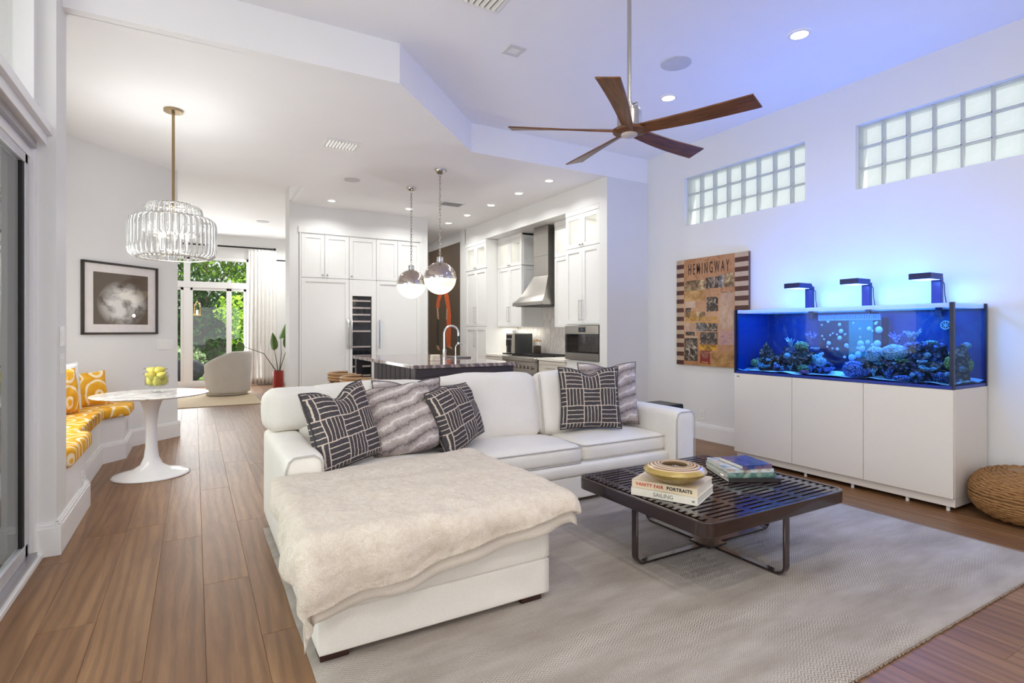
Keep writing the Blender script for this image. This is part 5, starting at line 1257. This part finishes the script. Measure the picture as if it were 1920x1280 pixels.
MB().cyl((2.826, 6.21, 1.22), (2.827, 6.205, 1.14), .017, 12).build('spray_grip', black_m, fa, smooth=30); MB().cyl((2.827, 6.205, 1.14), (2.827, 6.205, 1.115), .019, 12).build('spray_head', chrome_m, fa, smooth=30); MB().tube([(2.655, 6.25, 1.03), (2.655, 6.19, 1.045)], .006, 6).build('lever', chrome_m, fa, smooth=60)
f2 = thing('filter_tap', 'small chrome filter tap beside the gooseneck faucet on the island', 'faucet', (2.73, 6.08, .926))
pts = [(2.73, 6.08, .927), (2.73, 6.08, 1.08)]+[(2.73+.045-.045*cos(a), 6.08-.01*(1-cos(a)), 1.08+.05*sin(a)) for a in [i*PI/8 for i in range(1, 8)]]
MB().tube(pts, .007, 8).build('spout', chrome_m, f2, smooth=60); MB().cyl((2.73, 6.08, .927), (2.73, 6.08, .985), .013, 12).build('base', chrome_m, f2, smooth=30)
nb = thing('napkin_box', 'small cream two-part box on the island left of the faucet', 'box', (2.48, 6.13, .926))
B(2.435, 2.535, 6.09, 6.17, .927, .962).build('tray', mat('cream_box', (232, 220, 198), .5), nb, bevel=.003); B(2.437, 2.533, 6.092, 6.168, .963, .998).build('lid', mat('cream_box', (232, 220, 198), .5), nb, bevel=.003)
tag(MB().box(2.92, 3.14, 6.5, 6.85, .9265, .945).build('serving_tray', mat('slate_tray', (96, 92, 92), .4), bevel=.004), 'flat dark grey tray at the back of the island countertop', 'tray')
# ---- stools along the island
stool_l = mat('tan_leather', (158, 122, 84), .4, var=.25, scale=8); stool_f = mat('dark_stool_frame', (60, 54, 50), .35, .7)
def stool(label, y):
    t = thing('bar_stool', label, 'stool', (1.72, y, 0))
    for dx in (-.19, .19):
        for dy in (-.19, .19): MB().tube([(1.72+dx, y+dy, 0), (1.72+dx*.9, y+dy*.9, .565)], .014, 8).build('leg', stool_f, t, smooth=180)
    MB().tube([(1.72+.18*cos(a*PI/16), y+.18*sin(a*PI/16), .22) for a in range(32)], .009, 6, True).build('foot_ring', stool_f, t, smooth=180)
    mb = rbox(.42, .44, .08, .035, n=10); xf(mb, T(1.72, y, .56)); mb.build('seat', stool_l, t, smooth=180, weld=True)
    for k, z in enumerate((.66, .695, .73)):   # rolled horizontal back channels, open towards the island
        pts = [(1.72+.23*cos(a), y+.235*sin(a), z) for a in [PI*.42+i*PI*1.16/16 for i in range(17)]]
        MB().tube(pts, .02, 8).build('back_channel', stool_l, t, smooth=180)
    MB().tube([(1.72+.215*cos(a), y+.22*sin(a), .63) for a in [PI*.42+i*PI*1.16/16 for i in range(17)]], .012, 6).build('back_rail', stool_f, t, smooth=180)
    return t
stool('tan ribbed leather bar stool at the far end of the island', 7.25); stool('tan ribbed leather bar stool in the middle of the island side', 6.55); stool('tan ribbed leather bar stool at the island end nearest the sofa back', 5.85)
# ================================================================ ceiling fan
wal = G('walnut_blade'); _co = wal.coord('UV', (1.2, 7, 1)); wal.set(color=wal.ramp(wal.noise(3.5, _co, 6, .65, .4), (.3, srgb(74, 44, 26)), (.55, srgb(112, 70, 40)), (.75, srgb(138, 90, 54))), rough=.35, spec=.4); wal_m = wal.m
FX, FY, FZ = 2.44, 2.70, 2.60
fan = thing('ceiling_fan', 'five-blade walnut ceiling fan with brushed nickel stem hanging in the living room', 'ceiling fan', (FX, FY, ZC))
MB().cyl((FX, FY, 2.72), (FX, FY, ZC), .0135, 14).build('stem', nickel_m, fan, smooth=30)
MB().lathe([(.075, 0), (.07, -.03), (.03, -.055), (.0, -.056)][::-1], 24, T(FX, FY, ZC-.0005)).build('canopy', nickel_m, fan, smooth=40)
MB().lathe([(.10, 2.585), (.082, 2.60), (.078, 2.615), (.078, 2.70), (.07, 2.705), (.068, 2.725), (.03, 2.728), (.028, 2.76), (.02, 2.765)], 32, T(FX, FY, 0)).build('motor_housing', nickel_m, fan, smooth=30)
mb = MB()
for k in range(4):
    a = k*PI/2+.4; mb.tube([(FX+.03*cos(a), FY+.03*sin(a), 2.75), (FX+.055*cos(a), FY+.055*sin(a), 2.755), (FX+.06*cos(a), FY+.06*sin(a), 2.725)], .005, 6)
mb.build('hanger_clip', nickel_m, fan, smooth=180)
MB().lathe([(0, 2.546), (.045, 2.547), (.052, 2.552), (.052, 2.575), (0, 2.576)], 28, T(FX, FY, 0)).build('hub_cap', mat('hub_cap_grey', (214, 206, 204), .4), fan, smooth=40)
MB().lathe([(0, 2.56), (.062, 2.562), (.105, 2.572), (.11, 2.585), (.10, 2.592), (0, 2.593)], 30, T(FX, FY, 0)).build('hub', wal_m, fan, smooth=40)
def blade(ang):
    mb = MB(); L0, L1 = .045, .775; n = 16; vs = []
    Mb = T(FX, FY, 2.582) @ R(ang, 'Z')
    for i in range(n+1):
        t = i/n; x = L0+(L1-L0)*t
        w = .055+(.105-.055)*min(1, t*1.0)**.9
        pit = -math.radians(27-14*t); c = -.012*(1-t)*0
        yc = .010*math.sin(t*PI)-.004; dz = .012*t
        for s_, th_ in ((-1, -1), (1, -1), (1, 1), (-1, 1)):
            yy = yc+s_*w*(.5 if True else 1)*1.35; zz = th_*.0065*(1-.25*t)
            q = R(pit, 'X') @ Vector((0, yy, zz)); vs.append(Mb @ Vector((x+(.018*yy/w if i == n else 0), q.y, q.z+dz)))
    fs = [(j*4+k, j*4+(k+1) % 4, (j+1)*4+(k+1) % 4, (j+1)*4+k) for j in range(n) for k in range(4)]+[(0, 3, 2, 1), (n*4, n*4+1, n*4+2, n*4+3)]
    return mb.add(vs, fs, [(i/n+ang, .25*k) for i in range(n+1) for k in (0, 1, 1, 0)]).build('blade', wal_m, fan, smooth=30, bevel=.0025, seg=1)
for k, a in enumerate((9.5, 81, 151, 220, 295.5)): blade(math.radians(a))

# ================================================================ recessed lights, vents, speakers
def downlight(label, x, y, z, e, r=.052, spread=2.3, col=(.99, 1, .975)):
    t = thing('recessed_light', label, 'ceiling light', (x, y, z))
    MB().lathe([(r+.022, -.001), (r+.022, -.006), (r, -.008), (r-.004, -.002)], 28, T(x, y, z), caps=False).build('trim_ring', white_pl, t, smooth=60)
    MB().lathe([(0, -.004), (r-.002, -.004)], 28, T(x, y, z), caps=False).build('lens', lens_m, t)
    if e: light('recessed_lamp', 'AREA', (x, y, z-.03), e, col, shape='DISK', size=.09, spread=math.radians(150))
ORD = ('first', 'second', 'third', 'fourth', 'fifth')
for i, y in enumerate((5.93, 6.70, 7.54, 8.40, 9.19)):
    downlight('round recessed light in the row along the cooking side, %s from the living room' % ORD[i], 3.985, y, ZK, 6.3)
downlight('round recessed light in front of the pantry doors by the hanging globe chain', 2.97, 8.42, ZK, 6.3)
downlight('round recessed light in front of the pantry doors at the hall end', 1.78, 8.48, ZK, 6.3)
downlight('round recessed light in the blue-lit living room ceiling nearest the camera', 4.0, 2.53, ZC, 1.3, .062)
downlight('round recessed light in the blue-lit living room ceiling beside the fan stem', 3.99, 3.86, ZC, 1.3, .062)
downlight('round recessed light above the curtain in the far family room', 1.62, 13.6, 3.5, 16)
light('recessed_lamp', 'AREA', (3.7, 10.7, ZK-.03), 9, (1, .985, .96), shape='DISK', size=.1)   # unseen lamp added behind the pantry wall to brighten the painting
for x, y in ((2.1, .8), (2.1, -.8), (.6, .9), (.6, -.8)):    # fill lamps added near and behind the camera, out of view
    light('recessed_lamp', 'AREA', (x, y, ZC-.03), 14, (1, .985, .96), shape='DISK', size=.1)
def vent(label, x, y, z, w, d, n, along='x'):
    t = thing('ceiling_vent', label, 'vent', (x, y, z))
    B(x-w/2, x+w/2, y-d/2, y+d/2, z-.003, z-.0006).build('duct', mat('duct_dark', (46, 46, 48), .6), t)
    mb = MB(); b = .028
    mb.box(x-w/2-b, x+w/2+b, y-d/2-b, y-d/2, z-.012, z-.0005).box(x-w/2-b, x+w/2+b, y+d/2, y+d/2+b, z-.012, z-.0005).box(x-w/2-b, x-w/2, y-d/2, y+d/2, z-.012, z-.0005).box(x+w/2, x+w/2+b, y-d/2, y+d/2, z-.012, z-.0005)
    mb.build('frame', white_pl, t, bevel=.002)
    f0 = None
    for i in range(n):
        Mx = (T(x-w/2+w*(i+.5)/n, y, z-.010) @ R(.6, 'Y')) if along == 'x' else (T(x, y-d/2+d*(i+.5)/n, z-.010) @ R(.6, 'X'))
        if f0 is None:
            a, c = (w/n*.36, d/2) if along == 'x' else (w/2, d/n*.36)
            f0 = MB().box(-a, a, -c, c, -.001, .001, Mx).build('louvre', white_pl, t); o = f0; p0 = Mx.translation.copy()
        else: o = f0.copy(); COL.objects.link(o); o.parent = t; o.location = o.location+(Mx.translation-p0)
    return t
vent('white louvred air vent in the nook ceiling between the chandelier and the globes', 1.33, 5.87, ZK, .30, .22, 9)
vent('white louvred air vent in the kitchen ceiling behind the hanging globes', 3.42, 7.78, ZK, .32, .22, 8, 'y')
vent('large white air vent in the living room ceiling at the top edge', 1.66, 3.26, ZC, .34, .30, 8)
def speaker(label, x, y, z, r, m=None):
    t = thing('ceiling_speaker', label, 'speaker', (x, y, z)); m = m or mat('speaker_grille', (206, 206, 208), .7)
    MB().lathe([(r, -.0005), (r, -.006), (r-.008, -.008), (0, -.008)], 40, T(x, y, z), caps=False).build('grille', m, t, smooth=40)
speaker('large round flush speaker grille in the blue-lit living room ceiling', 3.53, 3.33, ZC, .125); speaker('small round flush speaker grille in the kitchen ceiling near the chandelier', 1.76, 7.18, ZK, .10)
speaker('round flush speaker grille in the hall ceiling by the pantry wall edge', 1.20, 12.2, 3.5, .12)
sq = thing('square_downlight', 'small unlit square recessed fixture in the living room ceiling', 'ceiling light', (2.235, 3.835, ZC))
x, y = 2.235, 3.835; a, b = .075, .042
MB().box(x-a, x+a, y-a, y-b, ZC-.006, ZC-.0005).box(x-a, x+a, y+b, y+a, ZC-.006, ZC-.0005).box(x-a, x-b, y-b, y+b, ZC-.006, ZC-.0005).box(x+b, x+a, y-b, y+b, ZC-.006, ZC-.0005).build('trim', mat('trim_grey_white', (214, 214, 214), .5), sq, bevel=.001)
B(x-b, x+b, y-b, y+b, ZC-.003, ZC-.0006).build('lens', white_pl, sq)

# ================================================================ globe pendants
def pendant(label, x, y, zt, zb):
    """zt, zb: top and bottom height of the globe"""
    t = thing('globe_pendant', label, 'pendant lamp', (x, y, ZK)); r = (zt-zb)/2; zc = (zt+zb)/2
    MB().lathe([(.035, ZK-.05), (.055, ZK-.03), (.066, ZK-.006), (.066, ZK-.0005)], 28, T(x, y, 0)).build('canopy', nickel_m, t, smooth=40)
    L = .052; n = int((ZK-.05-(zt+.055))/(L*.74)); link0 = None
    for i in range(n):
        z = ZK-.05-(ZK-.05-zt-.055)*(i+.5)/n
        if link0 is None:
            pts = []
            for k in range(14):
                q = 2*PI*k/14; pts.append((x+.0105*cos(q), y, z+.017*(1 if sin(q) > 0 else -1)*(abs(sin(q))**.6)+.010*sin(q)))
            link0 = MB().tube(pts, .0038, 5, True); xf(link0, T(-x, -y, -ZK)); m2 = MB(); m2.v, m2.f, m2.uv = [T(x, y, ZK) @ v for v in link0.v], link0.f, link0.uv
            lk = m2.build('chain_link', nickel_m, t, smooth=180); o = lk; zl = z; link0 = lk
        else:
            o = lk.copy(); COL.objects.link(o); o.parent = t; o.location = (0, 0, z-zl)
            o.rotation_euler = (0, 0, PI/2 if i % 2 else 0)
    MB().cyl((x, y, zt-.012), (x, y, zt+.062), .036, 24).build('collar', chrome_m, t, smooth=30, bevel=.003)
    mb = MB()
    for k in range(10):
        a = k*PI/5; mb.cyl((x+.037*cos(a), y+.037*sin(a), zt-.008), (x+.037*cos(a), y+.037*sin(a), zt+.055), .004, 5)
    mb.build('collar_rib', chrome_m, t, smooth=180)
    N = 16
    up_ = [(max(.001, r*sin(PI/2*i/N)), zc+r*cos(PI/2*i/N)) for i in range(N+1)]
    MB().lathe([(p[0]*1.006, p[1]) for p in up_]+[(r*1.012, zc-.006)], 40, T(x, y, 0), caps=False).build('metal_dome', mat('mirror_dome', (196, 184, 178), .14, 1), t, smooth=180, solid=0)
    MB().lathe([(r*1.018, zc+.012), (r*1.022, zc), (r*1.018, zc-.012)], 40, T(x, y, 0), caps=False).build('band', chrome_m, t, smooth=60)
    MB().lathe([(max(.001, r*sin(PI/2*i/N)), zc-r*cos(PI/2*i/N)) for i in range(N+1)], 40, T(x, y, 0), caps=False).build('opal_bowl', opal_m, t, smooth=180)
    light('pendant_light', 'POINT', (x, y, zb-.2), 8, (1, .97, .92), shadow_soft_size=.02)
pendant('hanging globe lamp with metal top and lit opal bowl, nearer of the two', 2.573, 6.193, 2.115, 1.725)
pendant('hanging globe lamp with metal top and lit opal bowl, farther of the two', 2.561, 7.178, 2.115, 1.725)

# ================================================================ far family room
rg2 = tag(B(-1.2, 1.03, 10.55, 12.9, .001, .012).build('area_rug', mat('beige_rug', (204, 186, 158), .95, var=.06, scale=60)), 'pale beige rug under the armchair in the far family room', 'rug')
ac = thing('barrel_armchair', 'light grey upholstered barrel armchair facing the garden doors', 'armchair', (.56, 12.35, .012), math.radians(62))
MA = WM[ac.name]; grey_f = fabric('pale_grey_linen', (196, 191, 184), (214, 209, 202))
def shell_fn(u, v):
    a = math.radians(-128+256*u)-PI/2     # open towards local +y
    e = abs(2*u-1); h = .86-.25*max(0, (e-.40)/.6)**1.2; rr = .42+.035*v
    return MA @ Vector((rr*cos(a), rr*sin(a)*1.0, .05+(h-.05)*v))
sh = MB().grid(48, 12, shell_fn); so = sh.build('back_shell', grey_f, ac, smooth=180); md = so.modifiers.new('thick', 'SOLIDIFY'); md.thickness = .11; md.offset = -1 ; so.modifiers.new('bevel', 'BEVEL').width = .02
MB().lathe([(.33, .008), (.37, .012), (.38, .06), (.37, .27), (.0, .27)], 40, MA).build('base', grey_f, ac, smooth=50)
MB().lathe([(.28, 0), (.28, .03), (0, .03)], 30, MA @ T(0, 0, .0)).build('swivel_plinth', dark_m, ac)
cu = rbox(.58, .62, .17, .06, n=10, crown=.03); xf(cu, MA @ T(0, .04, .27)); cu.build('seat_cushion', grey_f, ac, smooth=180, weld=True)
bk = rbox(.56, .16, .36, .07, n=10); xf(bk, MA @ T(0, -.24, .42) @ R(.1, 'X')); bk.build('back_cushion', grey_f, ac, smooth=180, weld=True)
# curtain with rod
cm_ = fabric('white_sheer', (236, 234, 230), (248, 247, 245))
cr = thing('curtain_rod', 'thin dark curtain rod across the top of the garden doors', 'curtain rod', (.4, 14.28, 3.23))
MB().cyl((-1.2, 14.28, 3.23), (1.655, 14.28, 3.23), .019, 10).build('rod', dark_m, cr, smooth=30); MB().ball((1.665, 14.28, 3.23), .032, 12, 8).build('finial', dark_m, cr, smooth=180)
for xx in (-1.15, 1.6): MB().box(xx-.01, xx+.01, 14.28, 14.40, 3.22, 3.24).build('bracket', dark_m, cr)
def cfn(u, v):
    x = 1.10+.60*u+(.03*(1-v))*(u-.2); k = sin(u*PI*15)+.35*sin(u*PI*33+1)
    return (x, 14.28+.035*k*(.55+.45*(1-v)), .02+3.18*v)
cc = MB().grid(150, 20, cfn).build('curtain', cm_, smooth=180, solid=.004); tag(cc, 'white floor-length curtain gathered at the side of the garden doors', 'curtain')
# potted plant
po = thing('potted_plant', 'large-leaved green plant in a red cylinder pot by the curtain', 'plant', (1.615, 13.2, 0))
px_, py_ = 1.615, 13.2
MB().lathe([(.105, 0), (.115, .01), (.115, .39), (.10, .39), (.10, .34), (0, .34)], 28, T(px_, py_, 0)).build('pot', mat('red_glaze', (150, 40, 26), .25, var=.1), po, smooth=40)
MB().lathe([(0, .345), (.099, .345)], 20, T(px_, py_, 0), caps=False).build('soil', mat('potting_soil', (50, 38, 28), .95, bump=.6), po)
lf_m = mat('leaf_green', (74, 104, 40), .4, var=.25, scale=8); stm = mat('leaf_stalk', (86, 84, 58), .5, var=.1)
def bigleaf(base, mid, tip, L, wd, droop, yaw):
    MB().tube([base, mid, tip], [.011, .009, .006], 6).build('stalk', stm, po, smooth=180)
    def fn(u, v):
        t = v; w = wd*(math.sin(min(1, t*1.02)**.62*PI)**.8)*(1 if t > .02 else .4); s_ = 2*u-1
        return T(*tip) @ R(yaw, 'Z') @ R(droop, 'X') @ Vector((s_*w, .05*abs(s_)*w/wd, (t-.22)*L))
    MB().grid(8, 12, fn).build('leaf', lf_m, po, smooth=180, solid=.003)
bigleaf((px_-.02, py_, .34), (px_-.30, py_-.05, .78), (px_-.78, py_-.05, .97), .36, .085, PI*.98, .3)
bigleaf((px_, py_, .34), (px_-.04, py_, .62), (px_-.10, py_-.02, .93), .42, .085, .25, -.4)
bigleaf((px_+.02, py_, .34), (px_+.06, py_, .75), (px_+.05, py_, 1.18), .40, .09, -.5, -.9)
bigleaf((px_+.02, py_+.03, .34), (px_+.09, py_+.02, .6), (px_+.2, py_, .95), .36, .08, -.3, .6)

# ================================================================ garden beyond the doors
struct(B(-6, 8, 14.6, 16.4, -.12, -.02).build('trim_2', mat('patio_stone', (206, 200, 190), .8, var=.05)))
struct(MB().box(-14, 16, 16.4, 45, -.2, -.06).build('trim_3', mat('lawn_turf', (112, 150, 62), .9, var=.2, scale=30, bump=.5)))
struct(MB().box(-9, -1.0, -6, 14.5, -.2, -.05).build('trim_4', mat('side_yard', (150, 146, 134), .9, var=.1)))
rl = random.Random(4)
def leafmat(name, a, b):
    g = G(name); oi = g.n('NewGeometry'); n1 = g.noise(3., oi.outputs[0], 3)
    c = g.ramp(n1, (.3, srgb(*a)), (.7, srgb(*b))); g.set(color=c, rough=.7, spec=.05)
    tl = g.n('BsdfTranslucent', {0: c}); mx = g.n('MixShader', {0: .3, 1: g.b.outputs[0], 2: tl.outputs[0]}); g.l(mx.outputs[0], g.out.inputs[0]); return g.m
LM = [leafmat('leaf_dark', (24, 58, 22), (62, 104, 40)), leafmat('leaf_mid', (96, 140, 44), (156, 192, 76)), leafmat('leaf_bright', (136, 190, 44), (190, 222, 90)), leafmat('leaf_silver', (120, 150, 110), (190, 208, 170))]
bark = mat('garden_bark', (74, 58, 46), .9, var=.3, bump=.6)
def shrub(name, label, cat, x, y, blobs, n, ls, mi, trunk=None, group=None):
    t = thing(name, label, cat, (x, y, -.06), 0, group); mb = MB()
    tot = sum(b[3]**2 for b in blobs)
    for bx_, by_, bz_, br in blobs:
        for k in range(int(n*br*br/tot)):
            d = Vector((rl.gauss(0, 1), rl.gauss(0, 1), rl.gauss(0, 1))).normalized(); p = Vector((x+bx_, y+by_, bz_))+d*br*(rl.random()**.33)*Vector((1, 1, .9)).length/1.7
            s_ = ls*rl.uniform(.6, 1.4); e = Euler((rl.uniform(-1.2, 1.2), rl.uniform(-1.2, 1.2), rl.uniform(0, 6.3))).to_matrix()
            q = [p+e @ Vector(v)*s_ for v in ((-.5, 0, 0), (0, -.28, .05), (.55, 0, -.05), (0, .28, .05))]
            mb.add(q, [(0, 1, 2, 3)])
    mb.build('foliage', LM[mi], t)
    tr = MB()
    zt = max(b[2] for b in blobs)
    tr.tube([(x, y, -.06), (x+.05, y, zt*.5), (x, y+.05, zt*.85)], [trunk or .05, (trunk or .05)*.7, .02], 8)
    for bx_, by_, bz_, br in blobs[:6]: tr.tube([(x+.03, y, min(zt*.5, bz_*.6)), (x+bx_*.7, y+by_*.7, bz_)], [(trunk or .05)*.5, .012], 6)
    tr.build('trunk', bark, t, smooth=180); return t
shrub('hedge_tree', 'dark dense evergreen behind the bright shrub in the garden', 'tree', .1, 21.0, [(-.9, 0, 1.0, 1.1), (.6, .2, 1.1, 1.2), (-.2, .3, 2.2, 1.2), (1.4, .4, 1.9, 1.0), (-1.8, .3, 1.8, 1.2)], 5200, .17, 0, .12)
shrub('garden_tree', 'tall mid-green tree with feathery crown filling the top of the garden doors', 'tree', .3, 24.0, [(-1.6, 0, 4.2, 1.3), (.2, 0, 4.6, 1.4), (1.8, .3, 4.3, 1.3), (-.4, .3, 3.2, 1.1), (1.3, 0, 3.1, 1.0), (-2.6, 0, 3.2, 1.2)], 5200, .19, 1, .14)
shrub('garden_shrub', 'bright yellow-green leafy shrub seen through the right-hand door panel', 'shrub', 1.75, 18.8, [(-.3, 0, 1.3, .65), (.2, .1, 1.7, .7), (-.75, .1, 1.9, .5), (.5, 0, .8, .6)], 1500, .15, 2)
shrub('garden_shrub', 'pale variegated low shrub beside the boulder outside the doors', 'shrub', -.25, 17.3, [(0, 0, .55, .38), (.25, .1, .45, .3), (-.3, 0, .5, .35)], 520, .12, 3)
shrub('garden_tree', 'yellow-green tree to the right of the feathery one', 'tree', 2.9, 23.0, [(-.8, 0, 2.6, 1.0), (0, 0, 3.6, 1.2), (.6, .2, 2.0, 1.0)], 2600, .17, 2, .10)
shrub('hedge_tree', 'dark hedge tree at the left end of the garden view', 'tree', -2.6, 22.5, [(0, 0, 1.4, 1.3), (.4, .2, 2.8, 1.3), (-.6, 0, 3.6, 1.2)], 2600, .18, 0, .12)
def boulder_fn(d): return 1+.3*noise.noise(d*1.7)+.12*noise.noise(d*4.3)
tag(MB().ball((-.22, 16.9, .2), .42, 24, 14, (1.25, .7, .75), boulder_fn).build('boulder', mat('dark_boulder', (70, 76, 84), .6, var=.4, scale=12, bump=.8), smooth=60), 'dark grey boulder on the patio edge outside the garden doors', 'rock')
fz = tag(B(-8, 9, 27, 27.2, -.1, 2.2).build('garden_fence', mat('fence_dark', (46, 56, 40), .9, var=.2)), 'dark fence closing the garden behind the trees', 'fence')
ln_ = thing('garden_lantern', 'yellow lantern hanging among the dark leaves outside the door', 'lantern', (.12, 17.6, 1.68))  # stands in for a fixture's reflection in the glass, pole added to hold it
lx, ly = .06, 17.6; lm = mat('lantern_yellow', (206, 150, 40), .4); mb = MB()
for dx, dy in ((-.07, -.07), (.07, -.07), (.07, .07), (-.07, .07)): mb.tube([(lx+dx, ly+dy, 1.72), (lx+dx*.9, ly+dy*.9, 1.98), (lx, ly, 2.1)], .008, 5)
mb.box(lx-.09, lx+.09, ly-.09, ly+.09, 1.70, 1.72); mb.build('cage', lm, ln_); MB().tube([(lx, ly, 2.1), (lx, ly, 2.16), (lx+.12, ly+.1, 2.3), (lx+.22, ly+.2, 2.15), (lx+.22, ly+.2, -.1)], .008, 6).build('hook_pole', dark_m, ln_, smooth=180); MB().lathe([(.03, 1.72), (.03, 1.84), (0, 1.86)], 12, T(lx, ly, 0)).build('candle', opal_m, ln_)
